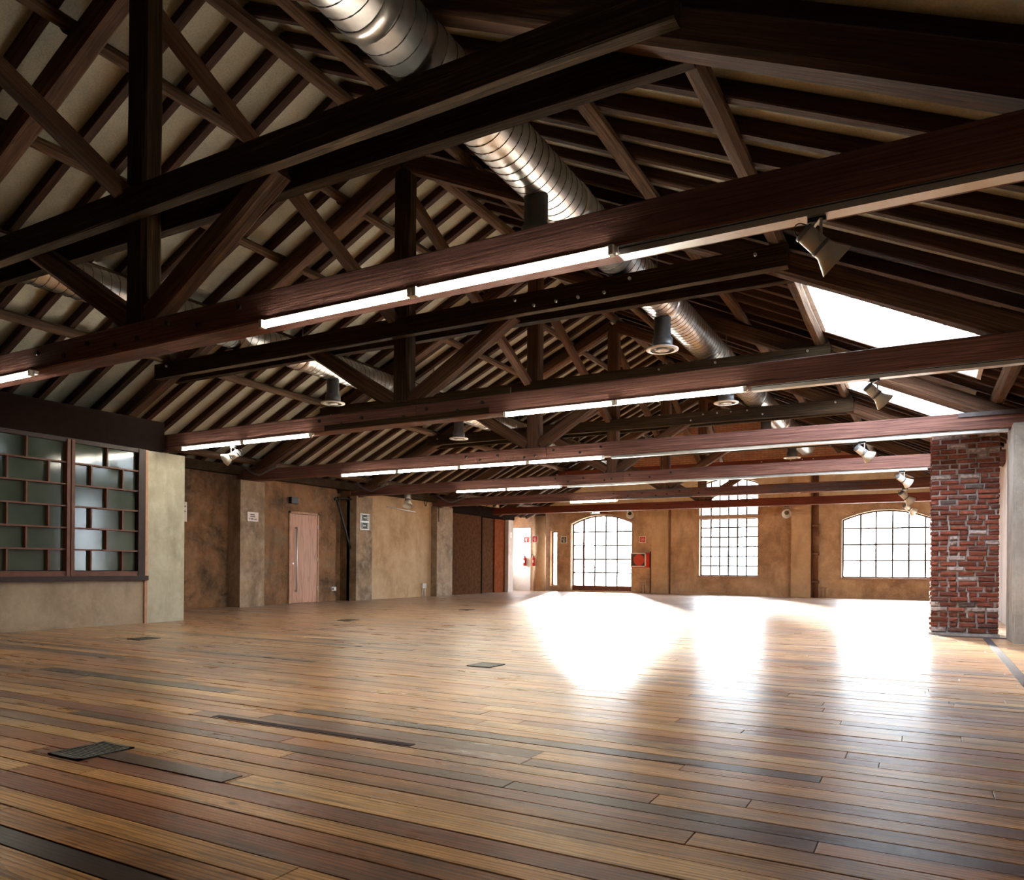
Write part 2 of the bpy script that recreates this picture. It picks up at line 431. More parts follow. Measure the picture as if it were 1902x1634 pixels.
# ------------------------------------------------------------------ mesh helpers
class MB:
    def __init__(self):
        self.v = []; self.f = []; self.gv = []; self.tone = []; self.sm = []
        self.t = (0.5, 0.5, 0.5); self.off = (0.0, 0.0, 0.0); self.smooth = False

    def add(self, vs, fs, gvs=None):
        b = len(self.v)
        for i, p in enumerate(vs):
            self.v.append(Vector(p))
            g = gvs[i] if gvs else p
            self.gv.append((g[0] + self.off[0], g[1] + self.off[1], g[2] + self.off[2]))
            self.tone.append(self.t)
        for q in fs:
            self.f.append([b + i for i in q]); self.sm.append(self.smooth)
        return self

    def box(self, x0, x1, y0, y1, z0, z1):
        vs = [(x0, y0, z0), (x1, y0, z0), (x1, y1, z0), (x0, y1, z0), (x0, y0, z1), (x1, y0, z1), (x1, y1, z1), (x0, y1, z1)]
        return self.add(vs, [(0, 3, 2, 1), (4, 5, 6, 7), (0, 1, 5, 4), (1, 2, 6, 5), (2, 3, 7, 6), (3, 0, 4, 7)])

    def hexa(self, a, b, c, d, y0, y1):
        """prism of the quad a,b,c,d in the x-z plane between y0 and y1 (a,b bottom, c,d top)"""
        q = [a, b, c, d]
        vs = [(p[0], y0, p[1]) for p in q] + [(p[0], y1, p[1]) for p in q]
        return self.add(vs, [(0, 1, 2, 3), (7, 6, 5, 4), (0, 4, 5, 1), (1, 5, 6, 2), (2, 6, 7, 3), (3, 7, 4, 0)])

    def prism(self, pts, y0, y1, axis='Y'):
        n = len(pts)
        def P(p, t):
            return (p[0], t, p[1]) if axis == 'Y' else ((t, p[0], p[1]) if axis == 'X' else (p[0], p[1], t))
        vs = [P(p, y0) for p in pts] + [P(p, y1) for p in pts]
        fs = [list(range(n)), list(range(2 * n - 1, n - 1, -1))] + [(i, n + i, n + (i + 1) % n, (i + 1) % n) for i in range(n)]
        return self.add(vs, fs)

    def timber(self, p0, p1, w, h, up=(0, 0, 1), segs=4, jit=0.006, ch=0.16, rnd=False, taper=1.0):
        """hewn timber from p0 to p1: chamfered section, slightly wavering arrises"""
        p0 = Vector(p0); p1 = Vector(p1)
        d = p1 - p0
        L = d.length
        d = d.normalized()
        u = Vector(up)
        s = d.cross(u).normalized()
        u = s.cross(d).normalized()
        if rnd:
            sec = [(math.cos(a) * 0.5, math.sin(a) * 0.5) for a in [math.pi * 2 * k / 8 + 0.39 for k in range(8)]]
        else:
            c = ch * min(w, h)
            cw, chh = c / w, c / h
            sec = [(-0.5 + cw, -0.5), (0.5 - cw, -0.5), (0.5, -0.5 + chh), (0.5, 0.5 - chh), (0.5 - cw, 0.5), (-0.5 + cw, 0.5), (-0.5, 0.5 - chh), (-0.5, -0.5 + chh)]
        o = Vector((R.uniform(0, 40), R.uniform(0, 9), R.uniform(0, 9)))
        vs = []; gs = []
        bx = R.uniform(-1, 1) * jit * 1.4; by = R.uniform(-1, 1) * jit * 1.4
        for i in range(segs + 1):
            t = i / segs
            k = 1 + (taper - 1) * t
            arc = math.sin(math.pi * t)
            for (a, b) in sec:
                ja = R.uniform(-jit, jit) * 0.7; jb = R.uniform(-jit, jit) * 0.7
                p = p0 + d * (L * t) + s * (a * w * k + ja + bx * arc) + u * (b * h * k + jb + by * arc)
                vs.append(p)
                gs.append((L * t + o.x, a * w + o.y, b * h + o.z))
        fs = []
        for i in range(segs):
            for k in range(8):
                a = i * 8 + k; b = i * 8 + (k + 1) % 8
                fs.append((a, b, b + 8, a + 8))
        fs.append([7 - k for k in range(8)])
        fs.append([segs * 8 + k for k in range(8)])
        return self.add(vs, fs, gs)

    def cyl(self, p0, p1, r0, r1=None, n=14, caps=True):
        p0 = Vector(p0); p1 = Vector(p1)
        r1 = r0 if r1 is None else r1
        d = (p1 - p0).normalized()
        a = Vector((0, 0, 1)) if abs(d.z) < 0.9 else Vector((1, 0, 0))
        s = d.cross(a).normalized(); u = s.cross(d)
        vs = []
        for p, r in ((p0, r0), (p1, r1)):
            for k in range(n):
                t = 2 * math.pi * k / n
                vs.append(p + s * (math.cos(t) * r) + u * (math.sin(t) * r))
        sm = self.smooth
        self.smooth = True
        fs = [(k, (k + 1) % n, n + (k + 1) % n, n + k) for k in range(n)]
        b = len(self.v)
        self.add(vs, fs)
        self.smooth = sm
        if caps:
            self.f.append([b + n - 1 - k for k in range(n)]); self.sm.append(False)
            self.f.append([b + n + k for k in range(n)]); self.sm.append(False)
        return self

    def rings(self, pts, n=16, closed=True, cap=True):
        """surface through circles: pts = list of (centre, radius, dir)"""
        b = len(self.v)
        vs = []
        for (c, r, d) in pts:
            d = Vector(d).normalized()
            a = Vector((0, 0, 1)) if abs(d.z) < 0.95 else Vector((0, 1, 0))
            s = d.cross(a).normalized(); u = s.cross(d)
            for k in range(n):
                t = 2 * math.pi * k / n
                vs.append(Vector(c) + s * (math.cos(t) * r) + u * (math.sin(t) * r))
        fs = []
        for i in range(len(pts) - 1):
            for k in range(n):
                fs.append((i * n + k, i * n + (k + 1) % n, (i + 1) * n + (k + 1) % n, (i + 1) * n + k))
        sm = self.smooth
        self.smooth = True
        self.add(vs, fs)
        self.smooth = sm
        if cap:
            self.f.append([b + n - 1 - k for k in range(n)]); self.sm.append(False)
            m = b + (len(pts) - 1) * n
            self.f.append([m + k for k in range(n)]); self.sm.append(False)
        return self

    def tube(self, path, r, n=8):
        pts = []
        for i, p in enumerate(path):
            a = Vector(path[max(0, i - 1)]); c = Vector(path[min(len(path) - 1, i + 1)])
            pts.append((p, r, c - a))
        return self.rings(pts, n)

    def build(self, name, m, parent=None, label=None):
        me = bpy.data.meshes.new(name)
        o = Vector((0, 0, 0)) if parent is None else parent.get('_o', None)
        off = ORG.get(parent.name, Vector((0, 0, 0))) if parent is not None else Vector((0, 0, 0))
        me.from_pydata([p - off for p in self.v], [], self.f)
        a = me.attributes.new('gv', 'FLOAT_VECTOR', 'POINT')
        a.data.foreach_set('vector', [c for g in self.gv for c in g])
        a = me.attributes.new('tone', 'FLOAT_COLOR', 'POINT')
        a.data.foreach_set('color', [c for t in self.tone for c in (*t, 1.0)])
        if any(self.sm):
            me.polygons.foreach_set('use_smooth', self.sm)
        me.materials.append(M[m])
        me.update()
        ob = bpy.data.objects.new(name, me)
        COL.objects.link(ob)
        if parent is not None:
            ob.parent = parent
            ORG[ob.name] = off
        else:
            ORG[ob.name] = Vector((0, 0, 0))
        if label:
            ob['label'] = label
        return ob

ORG = {}

def empty(name, loc, label=None, cat=None, group=None, kind=None, parent=None):
    o = bpy.data.objects.new(name, None)
    o.empty_display_size = 0.2
    COL.objects.link(o)
    if parent is not None:
        o.parent = parent
        o.location = Vector(loc) - ORG[parent.name]
    else:
        o.location = loc
    ORG[o.name] = Vector(loc)
    tag(o, label, cat, group, kind)
    return o

def tag(o, label=None, cat=None, group=None, kind=None):
    if label: o['label'] = label
    if cat: o['category'] = cat
    if group: o['group'] = group
    if kind: o['kind'] = kind
    return o

def struct(name, mb, m, label=None):
    o = mb.build(name, m)
    o['kind'] = 'structure'
    if label: o['label'] = label
    return o

def box1(name, m, x0, x1, y0, y1, z0, z1, parent=None):
    return MB().box(x0, x1, y0, y1, z0, z1).build(name, m, parent)

def copy_tree(o, parent=None, loc=None):
    c = o.copy()
    COL.objects.link(c)
    if parent is not None:
        c.parent = parent
    if loc is not None:
        c.location = loc
    ORG[c.name] = ORG[o.name]
    for ch in list(o.children):
        copy_tree(ch, c)
    return c

# ------------------------------------------------------------------ dimensions of the hall
XC = -5.95            # ridge line / king posts
PITCH = 0.474
TY = [4.13 + 3.70 * i for i in range(6)]
ZTB, ZTT = 2.73, 2.955
XL, XR = -13.2, 1.15
YB, YF = -5.0, 25.9
Z0_PRIN, Z0_PURL, Z0_RAFT, Z0_PAN = 6.02, 6.28, 6.40, 6.52

def roof(x, z0):
    return z0 - PITCH * abs(x - XC)

# ------------------------------------------------------------------ far wall with its openings
W1 = dict(x0=-11.79, x1=-9.38, z0=0.05, zs=2.55, za=2.86)      # arched glazed door
W2 = dict(x0=-6.92, x1=-4.95, z0=0.65, zs=3.80, za=4.02)       # tall window with transom
W3 = dict(x0=-2.37, x1=0.15, z0=0.65, zs=2.48, za=2.77)        # arched window
D3 = dict(x0=-14.46, x1=-13.50, z0=0.0, zs=2.45, za=2.45)
SL = dict(x0=-12.66, x1=-12.38, z0=0.2, zs=2.30, za=2.30)      # slit window
YW = YF

def arch(w, x):
    xm = 0.5 * (w['x0'] + w['x1']); hw = 0.5 * (w['x1'] - w['x0'])
    return w['zs'] + (w['za'] - w['zs']) * max(0.0, 1 - ((x - xm) / hw) ** 2)

def far_wall():
    ops = [W1, W2, W3, SL]
    xs = {-14.9, -13.27, 1.37, 1.6, XC}
    for w in ops:
        for k in range(13):
            xs.add(round(w['x0'] + (w['x1'] - w['x0']) * k / 12, 5))
    xs = sorted(xs)
    low = MB(); band = MB(); gab = MB()
    ZA, ZB_ = 3.05, 4.35
    for a, b in zip(xs[:-1], xs[1:]):
        mid = 0.5 * (a + b)
        op = next((w for w in ops if w['x0'] < mid < w['x1']), None)
        ta = max(roof(a, 6.62), 3.15); tb = max(roof(b, 6.62), 3.15)
        def seg(z0a, z0b, z1a, z1b):
            # split the solid between the ochre wall, the cream band and the brick gable
            for mbx, lo, hi in ((low, -0.2, ZA), (band, ZA, ZB_), (gab, ZB_, 9)):
                la, lb = max(z0a, lo), max(z0b, lo)
                ha, hb = min(z1a, hi), min(z1b, hi)
                if ha - la > 1e-4 or hb - lb > 1e-4:
                    ha = max(ha, la); hb = max(hb, lb)
                    mbx.hexa((a, la), (b, lb), (b, hb), (a, ha), YW, YW + 0.42)
        if op is None:
            seg(-0.2, -0.2, ta, tb)
        else:
            if op['z0'] > 0.0:
                seg(-0.2, -0.2, op['z0'], op['z0'])
            else:
                seg(-0.2, -0.2, 0, 0)
            seg(arch(op, a), arch(op, b), ta, tb)
    o = struct('wall_far', low, 'far_plaster', 'stained ochre plaster end wall with arched windows')
    band.build('plaster_band', 'cream', o)
    gab.build('brick_gable', 'gable', o)
    MB().box(-8.62, -8.02, YW - 0.035, YW + 0.1, 0, 3.05).build('pilaster', 'far_pil', o)
    MB().box(-7.99, -7.93, YW - 0.02, YW + 0.1, 0, 3.05).build('cable_trunking', 'pipe', o)
    MB().box(-3.88, -3.27, YW - 0.12, YW + 0.1, 0, 4.35).build('pilaster', 'far_pil', o)
    return o
far_wall()

def glazing(name, w, Yg, xcols, zrows, label, sill=True, thick=(), doorbar=False, frame_m='iron', band=None):
    """window set in the far wall: frame, muntins and every pane its own part"""
    e = empty(name, (0.5 * (w['x0'] + w['x1']), Yg, w['z0']), kind='structure')
    e['label'] = label
    fr = MB()
    ft = 0.045
    N = 14
    arcp = [(w['x0'] + (w['x1'] - w['x0']) * k / N) for k in range(N + 1)]
    fr.box(w['x0'], w['x0'] + ft, Yg - 0.03, Yg + 0.03, w['z0'], arch(w, w['x0'] + ft))
    fr.box(w['x1'] - ft, w['x1'], Yg - 0.03, Yg + 0.03, w['z0'], arch(w, w['x1'] - ft))
    fr.box(w['x0'] + ft, w['x1'] - ft, Yg - 0.03, Yg + 0.03, w['z0'], w['z0'] + ft)
    for a, b in zip(arcp[:-1], arcp[1:]):
        za, zb = arch(w, a), arch(w, b)
        fr.hexa((a, za - ft), (b, zb - ft), (b, zb), (a, za), Yg - 0.03, Yg + 0.03)
    fr.build('frame', frame_m, e)
    bar = 0.024
    for i, x in enumerate(xcols[1:-1]):
        t = 0.036 if i in thick else bar
        MB().box(x - t, x + t, Yg - 0.022, Yg + 0.022, w['z0'] + ft, arch(w, x) - ft * 0.5).build('glazing_bar', frame_m, e)
    for z in zrows[1:-1]:
        x0, x1 = w['x0'] + ft, w['x1'] - ft
        MB().box(x0, x1, Yg - 0.018, Yg + 0.018, z - bar, z + bar).build('glazing_bar', frame_m, e)
    for a, b in zip(xcols[:-1], xcols[1:]):
        for c, d in zip(zrows[:-1], zrows[1:]):
            if band and c < band < d:
                continue
            last = d == zrows[-1]
            pts = [(a + bar, c + bar), (b - bar, c + bar)]
            if last:
                for k in range(6):
                    x = (b - bar) + ((a + bar) - (b - bar)) * k / 5
                    pts.append((x, arch(w, x) - 0.02))
            else:
                pts += [(b - bar, d - bar), (a + bar, d - bar)]
            MB().prism(pts, Yg - 0.003, Yg + 0.003).build('pane', 'glass', e)
    if sill:
        MB().box(w['x0'] - 0.06, w['x1'] + 0.06, YW - 0.05, Yg - 0.03, w['z0'] - 0.045, w['z0'] + 0.004).build('window_sill', 'sill', e)
    if doorbar:
        xa, xb = xcols[1], xcols[3]
        MB().cyl((xa, Yg - 0.07, 0.93), (xb, Yg - 0.07, 0.93), 0.02, n=10).build('push_bar', 'brownframe', e)
        MB().box(xa - 0.03, xa + 0.03, Yg - 0.05, Yg - 0.02, w['z0'], 2.25).build('door_stile', 'brownframe', e)
        MB().box(w['x0'], w['x1'], Yg - 0.05, Yg + 0.05, w['z0'] - 0.05, w['z0'] + 0.19).build('kick_plate', 'brownframe', e)
    return e

g0 = W1['x0'] + 0.03
glazing('door_1', W1, YW + 0.20, [W1['x0'] + 0.03, -11.34, -10.89, -10.45, -10.01, W1['x1'] - 0.03],
        [0.22, 0.72, 1.22, 1.74, 2.25, 2.86], 'arched steel framed glass door with push bar in end wall', sill=False, thick=(0,), doorbar=True)
glazing('window_1', W2, YW + 0.20, [-6.89, -6.56, -6.26, -5.96, -5.66, -5.36, -4.98],
        [0.68, 1.0, 1.33, 1.66, 1.99, 2.32, 2.62, 2.74, 3.2, 4.02], 'tall steel framed window of small panes between ochre pilasters', band=2.68)
MB().box(W2['x0'], W2['x1'], YW + 0.05, YW + 0.28, 2.62, 2.74).build('transom_beam', 'reveal', bpy.data.objects['window_1'])
glazing('window_2', W3, YW + 0.20, [-2.34, -1.84, -1.40, -0.94, -0.49, -0.04, 0.12],
        [0.68, 1.19, 1.70, 2.21, 2.77], 'wide arched steel window beside the brick pillar')
glazing('window_3', SL, YW + 0.20, [SL['x0'] + 0.01, SL['x1'] - 0.01], [0.2, 2.30], 'narrow slit window beside the round column', sill=False)
# brick surround moulding of the arched openings
for w, nm in ((W1, 'trim_1'), (W3, 'trim_2')):
    t = MB()
    N = 16
    for k in range(N):
        a = w['x0'] + (w['x1'] - w['x0']) * k / N; b = w['x0'] + (w['x1'] - w['x0']) * (k + 1) / N
        t.hexa((a, arch(w, a)), (b, arch(w, b)), (b, arch(w, b) + 0.05), (a, arch(w, a) + 0.05), YW - 0.02, YW + 0.05)
    t.box(w['x0'] - 0.05, w['x0'], YW - 0.02, YW + 0.05, max(0, w['z0'] - 0.05), w['zs'] + 0.05)
    t.box(w['x1'], w['x1'] + 0.05, YW - 0.02, YW + 0.05, max(0, w['z0'] - 0.05), w['zs'] + 0.05)
    struct(nm, t, 'reveal')

# ------------------------------------------------------------------ left wall, partition, right wall, back wall
lw = MB()
lw.box(-13.6, XL, YB - 0.4, 14.55, -0.2, 3.25)
lw.box(-13.6, -13.52, 14.55, 15.08, -0.2, 3.25)
lw.box(-13.6, XL, 15.08, 15.70, -0.2, 3.25)
lo = struct('wall_left', lw, 'left_plaster', 'brown stained plaster side wall with pilasters')
MB().box(-13.6, XL, 15.70, 19.9, -0.2, 3.25).build('warm_wall_bay', 'warm_plaster', lo)
for (a, b, xf) in ((11.19, 11.86, -12.83), (15.08, 15.72, -12.98), (18.75, 19.60, -12.98)):
    MB().box(XL - 0.1, xf, a, b, 0, 2.73).build('pilaster', 'pil_plaster', lo)
MB().box(-13.35, -13.02, 8.0, 19.9, 2.86, 3.05).build('wall_plate', 'dark', lo)
dk = struct('wall_left_end', MB().box(-14.95, -14.6, 19.9, 24.3, -0.2, 3.1).box(-14.95, -14.6, 25.7, YF + 0.3, -0.2, 3.1).box(-14.95, -14.6, 24.3, 25.7, 2.1, 3.1).box(-14.95, -14.6, 24.3, 25.7, -0.2, 1.0).box(-14.95, -14.6, 24.3, 24.7, 1.0, 2.1).box(-14.9, -13.2, 19.75, 19.9, -0.2, 3.25).box(-15.0, -13.15, 19.75, YF + 0.4, 2.98, 3.1), 'warm_plaster', 'pale side wall beyond the dark sliding panels')  # unseen gap in this wall, added to let daylight onto the white door
pier = struct('wall_pier', MB().box(-14.6, -13.3, 23.75, 24.1, -0.2, 2.9), 'pale_pier', 'pale plaster pier beside the white door')
hd = struct('trim_3', MB().box(-14.6, -13.25, 19.9, 24.1, 2.62, 3.2), 'darkbox', 'dark header above the sliding panels')

sp = empty('sliding_panel', (-13.25, 20.7, 0), 'dark brown flush sliding panel beside the last pilaster', 'panel')
MB().box(-13.30, -13.24, 19.92, 21.75, 0.0, 2.62).build('panel_leaf', 'browndoor', sp)
MB().box(-13.33, -13.22, 21.75, 21.80, 0.0, 2.62).build('edge_strip', 'darkbox', sp)
sp = empty('sliding_panel', (-13.5, 22.8, 0), 'dark brown panel with a red-brown edge next to pale pier', 'panel')
MB().box(-13.55, -13.49, 22.15, 23.0, 0.0, 2.62).build('panel_leaf', 'browndoor', sp)
MB().box(-13.52, -13.44, 23.0, 23.75, 0.0, 2.62).build('edge_leaf', 'reddoor', sp)
struct('wall_niche', MB().box(-14.0, -13.95, 19.9, 23.8, 0, 2.62), 'black')

nw = MB()
nw.box(-10.85, -10.5, YB, 7.33, 0, 0.66)
struct('wall_window', nw, 'parapet', 'low rendered parapet under the glazed screen')
struct('wall_partition', MB().box(-13.4, -10.86, 7.40, 8.0, 0, 2.9), 'left_plaster')
col = struct('wall_column', MB().box(-11.0, -10.5, 7.36, 8.03, 0, 2.655), 'conc', 'pale grey rendered square column carrying the second tie beam')
MB().box(-10.62, -10.47, 7.315, 7.36, 0, 2.655).build('corner_strip', 'doorframe', col)
lint = struct('trim_4', MB().box(-11.0, -10.45, YB, 7.62, 2.66, 3.12), 'darkbox', 'dark boarded lintel over the glazed screen')

rw = MB()
R0, R1, RZ0, RZ1 = 13.1, 14.0, 0.15, 2.95
rw.box(XR, XR + 0.4, YB, R0, -0.2, 3.3)
rw.box(XR, XR + 0.4, R1, YF + 0.4, -0.2, 3.3)
rw.box(XR, XR + 0.4, R0, R1, -0.2, RZ0)
rw.box(XR, XR + 0.4, R0, R1, RZ1, 3.3)
struct('wall_right', rw, 'pale_pier', 'pinkish plaster wall behind the concrete post')
e = empty('window_4', (XR + 0.2, 14.6, RZ0), kind='structure')
fr = MB()
fr.box(XR + 0.15, XR + 0.21, R0, R0 + 0.05, RZ0, RZ1).box(XR + 0.15, XR + 0.21, R1 - 0.05, R1, RZ0, RZ1)
fr.box(XR + 0.15, XR + 0.21, R0, R1, RZ0, RZ0 + 0.05).box(XR + 0.15, XR + 0.21, R0, R1, RZ1 - 0.05, RZ1)
fr.build('frame', 'iron', e)
for i in range(2):
    ya = R0 + 0.05 + (R1 - R0 - 0.1) * i / 2; yb = R0 + 0.05 + (R1 - R0 - 0.1) * (i + 1) / 2
    if i: MB().box(XR + 0.16, XR + 0.20, ya - 0.012, ya + 0.012, RZ0 + 0.05, RZ1 - 0.05).build('glazing_bar', 'iron', e)
    MB().box(XR + 0.177, XR + 0.183, ya + 0.012, yb - 0.012, RZ0 + 0.05, RZ1 - 0.05).build('pane', 'glass', e)

bw = MB().box(-13.6, XR + 0.4, YB - 0.4, YB, -0.2, 7.0)
struct('wall_back', bw, 'left_plaster')

# ------------------------------------------------------------------ floor: boards one by one
floor = struct('floor', MB().box(-15.0, XR + 0.4, YB, YF + 0.3, -0.30, -0.024), 'sub', 'worn wide-plank timber floor with a satin finish')

def cam_uv(x, y, z):
    c, s = math.cos(YAW), math.sin(YAW)
    d = -x * s + y * c
    if d < 0.25:
        return None
    return (951 + 1392.44 * (x * c + y * s) / d, 1053.35 - 1392.44 * (z - CAM_H) / d, d)

def tone_pick():
    r = R.random()
    if r < 0.52: c = (0.42, 0.205, 0.066)
    elif r < 0.74: c = (0.36, 0.155, 0.050)
    elif r < 0.86: c = (0.30, 0.115, 0.042)
    elif r < 0.93: c = (0.22, 0.092, 0.038)
    elif r < 0.945: c = (0.115, 0.052, 0.025)
    else: c = (0.50, 0.28, 0.105)
    k = R.uniform(0.92, 1.28)
    return tuple(x * k for x in c)

boards = []
y = 0.35
special = {}
while y < YF:
    w = R.choice((0.105, 0.115, 0.125, 0.125, 0.135, 0.15))
    if y < 1.30 < y + w + 0.06:
        w = 1.315 - y
    elif abs(y - 1.315) < 1e-6:
        w = 0.095
        special['black'] = y
    xa, xb = -14.6, XR
    if y < 7.36: xa = -10.55
    elif y < 23.9: xa = -13.55
    x = xa + R.uniform(-2.0, 0)
    while x < xb:
        L = R.uniform(1.6, 4.6)
        x0, x1 = max(x, xa), min(x + L, xb)
        if x1 - x0 > 0.12:
            boards.append([x0, x1, y, y + w, tone_pick()])
        x += L
    if abs(y - 1.315) < 1e-6:
        boards = [q for q in boards if abs(q[2] - y) > 1e-6] + [[-10.5, -5.6, y, y + w, tone_pick()], [-5.6, -1.25, y, y + w, (0.022, 0.014, 0.009)], [-1.25, XR, y, y + w, tone_pick()]]
    y += w
# the near-black board in the near corner, the dark patched board by the grate
def paint(xq, yq, t):
    for b in boards:
        if b[0] <= xq <= b[1] and b[2] <= yq <= b[3]:
            b[4] = t
            return b
for xq, yq in ((-7.2, 4.5), (-4.6, 3.75), (-6.1, 5.3), (-8.4, 6.6)):
    paint(xq, yq, (0.075, 0.042, 0.026))
for xq, yq in ((-1.0, 1.75), (-0.6, 2.1), (-2.0, 2.6), (-4.6, 2.9)):
    paint(xq, yq, (0.23, 0.085, 0.042))

def size_in_view(b):
    best = 0
    xs = [b[0] + (b[1] - b[0]) * k / 12 for k in range(13)]
    ym = 0.5 * (b[2] + b[3])
    n = 0
    for x in xs:
        p = cam_uv(x, ym, 0)
        if p and -20 < p[0] < 1922 and 0 < p[1] < 1660:
            q = cam_uv(x, b[2], 0); q2 = cam_uv(x, b[3], 0)
            if q and q2:
                n += abs(q[1] - q2[1]) / max(0.3, p[2])
    return n * (b[1] - b[0])

def plank(mb, b, gap=0.0018):
    x0, x1, y0, y1, t = b
    x0 += gap * 0.6; x1 -= gap * 0.6; y0 += gap * R.uniform(0.5, 1.6); y1 -= gap * R.uniform(0.5, 1.6)
    z = R.uniform(-0.0016, 0.0006)
    c = 0.0022
    mb.t = t
    mb.off = (R.uniform(0, 60), R.uniform(0, 30), R.uniform(0, 5))
    vs = [(x0, y0, -0.024), (x1, y0, -0.024), (x1, y1, -0.024), (x0, y1, -0.024),
          (x0, y0, z - c), (x1, y0, z - c), (x1, y1, z - c), (x0, y1, z - c),
          (x0 + c, y0 + c, z), (x1 - c, y0 + c, z), (x1 - c, y1 - c, z), (x0 + c, y1 - c, z)]
    mb.add(vs, [(8, 9, 10, 11), (4, 5, 9, 8), (5, 6, 10, 9), (6, 7, 11, 10), (7, 4, 8, 11),
                (0, 1, 5, 4), (1, 2, 6, 5), (2, 3, 7, 6), (3, 0, 4, 7)])

order = sorted(boards, key=size_in_view, reverse=True)
for b in order[:298]:
    mb = MB()
    plank(mb, b)
    mb.build('plank', 'floor', floor)
rest = MB()
for b in order[298:]:
    plank(rest, b)
ro = rest.build('floorboards_beyond', 'floor', floor)
ro['kind'] = 'stuff'
# dark inlaid boards and cover strips
MB().box(-3.71, -2.26, 3.035, 3.085, -0.02, 0.0025).build('inlay_strip', 'strip', floor)
mb = MB(); mb.t = (0.085, 0.040, 0.024); mb.off = (3, 1, 0)
mb.box(-3.40, -2.55, 2.135, 2.245, -0.02, 0.003); mb.build('dark_patch_board', 'floor', floor)
MB().box(0.66, 0.74, YB, 11.80, -0.02, 0.004).build('cover_strip', 'strip', floor)
MB().box(-0.02, 0.95, 11.80, 11.98, -0.02, 0.004).build('cover_strip', 'strip', floor)

# ------------------------------------------------------------------ roof: purlins, rafters, panels
ceil = empty('ceiling', (XC, 0, 6.5), kind='structure')
ceil['label'] = 'pitched timber roof with close rafters and pale panels'
SKY = [dict(y0=8.35, y1=10.95, x0=-1.22, x1=0.52), dict(y0=12.1, y1=14.6, x0=-1.22, x1=0.52)]
SP = 0.4625
y = TY[0] - SP * 16 + SP * 0.5
rys = []
while y < YF - 0.05:
    rys.append(y); y += SP
def slope_pt(x, y, z0):
    return (x, y, roof(x, z0))
XEL, XER = -13.6, 1.5
for i, ry in enumerate(rys):
    if ry < 0.2:
        continue
    for side in (-1, 1):
        xe = XEL if side < 0 else XER
        sk = None
        if side > 0:
            sk = next((s for s in SKY if s['y0'] - 0.02 < ry < s['y1'] + 0.02), None)
        spans = [(XC, xe)] if sk is None else [(XC, sk['x0'] - 0.06), (sk['x1'] + 0.06, xe)]
        for (a, b_) in spans:
            mb = MB()
            zz = 0.5 * (Z0_RAFT + Z0_PAN)
            mb.timber(slope_pt(a, ry, zz), slope_pt(b_, ry, zz), 0.095, 0.115, segs=3, jit=0.007, ch=0.1)
            mb.build('rafter', 'rafter', ceil)
ys = [rys[0] - SP] + rys + [YF + 0.3]
for a, b_ in zip(ys[:-1], ys[1:]):
    if b_ < -0.5:
        continue
    for side in (-1, 1):
        xe = XEL if side < 0 else XER
        sk = None
        if side > 0:
            m_ = 0.5 * (a + b_)
            sk = next((s for s in SKY if s['y0'] - 0.2 < m_ < s['y1'] + 0.2), None)
        xm = XC + side * 3.35
        spans = [(XC - side * 0.03, xm), (xm, xe)] if sk is None else [(XC - side * 0.03, xm), (xm, sk['x0'] - 0.05), (sk['x1'] + 0.05, xe)]
        for (p, q) in spans:
            lo_, hi_ = min(p, q), max(p, q)
            mb = MB()
            g = 0.004
            za, zb = Z0_PAN - PITCH * side * (lo_ - XC), Z0_PAN - PITCH * side * (hi_ - XC)
            mb.hexa((lo_ + g, za), (hi_ - g, zb), (hi_ - g, zb + 0.03), (lo_ + g, za + 0.03), a, b_)
            mb.build('roof_panel', 'panel', ceil)
# outer deck over the panels, with the skylight openings left clear
def deck():
    mb = MB()
    z0 = Z0_PAN + 0.045
    mb.hexa((XEL - 0.2, roof(XEL - 0.2, z0)), (XC + 0.02, z0), (XC + 0.02, z0 + 0.1), (XEL - 0.2, roof(XEL - 0.2, z0) + 0.1), YB - 0.4, YF + 0.5)
    cuts = [YB - 0.4] + [v for s in SKY for v in (s['y0'] - 0.02, s['y1'] + 0.02)] + [YF + 0.5]
    for i in range(len(cuts) - 1):
        hole = i % 2 == 1
        parts = [(XC, XER + 0.2)] if not hole else [(XC, SKY[0]['x0'] - 0.04), (SKY[0]['x1'] + 0.04, XER + 0.2)]
        for (a, b_) in parts:
            mb.hexa((a, roof(a, z0)), (b_, roof(b_, z0)), (b_, roof(b_, z0) + 0.1), (a, roof(a, z0) + 0.1), cuts[i], cuts[i + 1])
    mb.build('roof_deck', 'dark', ceil)
deck()
PURL = [(-6.75, 0.15), (-4.6, 0.14), (-3.45, 0.14), (-2.2, 0.13), (-1.0, 0.13), (0.0, 0.17), (1.0, 0.13), (2.2, 0.13), (3.47, 0.14), (4.62, 0.15), (6.75, 0.17)]
bay = [TY[0] - 3.7] + TY + [YF + 0.2]
for dx, dia in PURL:
    for a, b_ in zip(bay[:-1], bay[1:]):
        z0 = 0.5 * (Z0_PURL + Z0_RAFT) - 0.005
        if dx == 0: z0 -= 0.03
        mb = MB()
        k = R.uniform(-0.02, 0.02)
        mb.timber((XC + dx + k, a - 0.12, roof(XC + dx, z0) + R.uniform(-0.015, 0.005)), (XC + dx - k, b_ + 0.12, roof(XC + dx, z0) + R.uniform(-0.015, 0.005)), dia, dia, segs=6, jit=0.011, rnd=True)
        mb.build('purlin', 'purlin', ceil)
# diagonal braces along the ridge between king posts
for i in range(-1, 6):
    a = TY[0] + 3.7 * i
    mb = MB()
    mb.timber((XC + 0.02, a + 0.05, 5.72), (XC - 0.05, min(a + 3.62, YF), 4.02), 0.13, 0.14, segs=5, jit=0.008)
    mb.build('ridge_brace', 'strut', ceil)

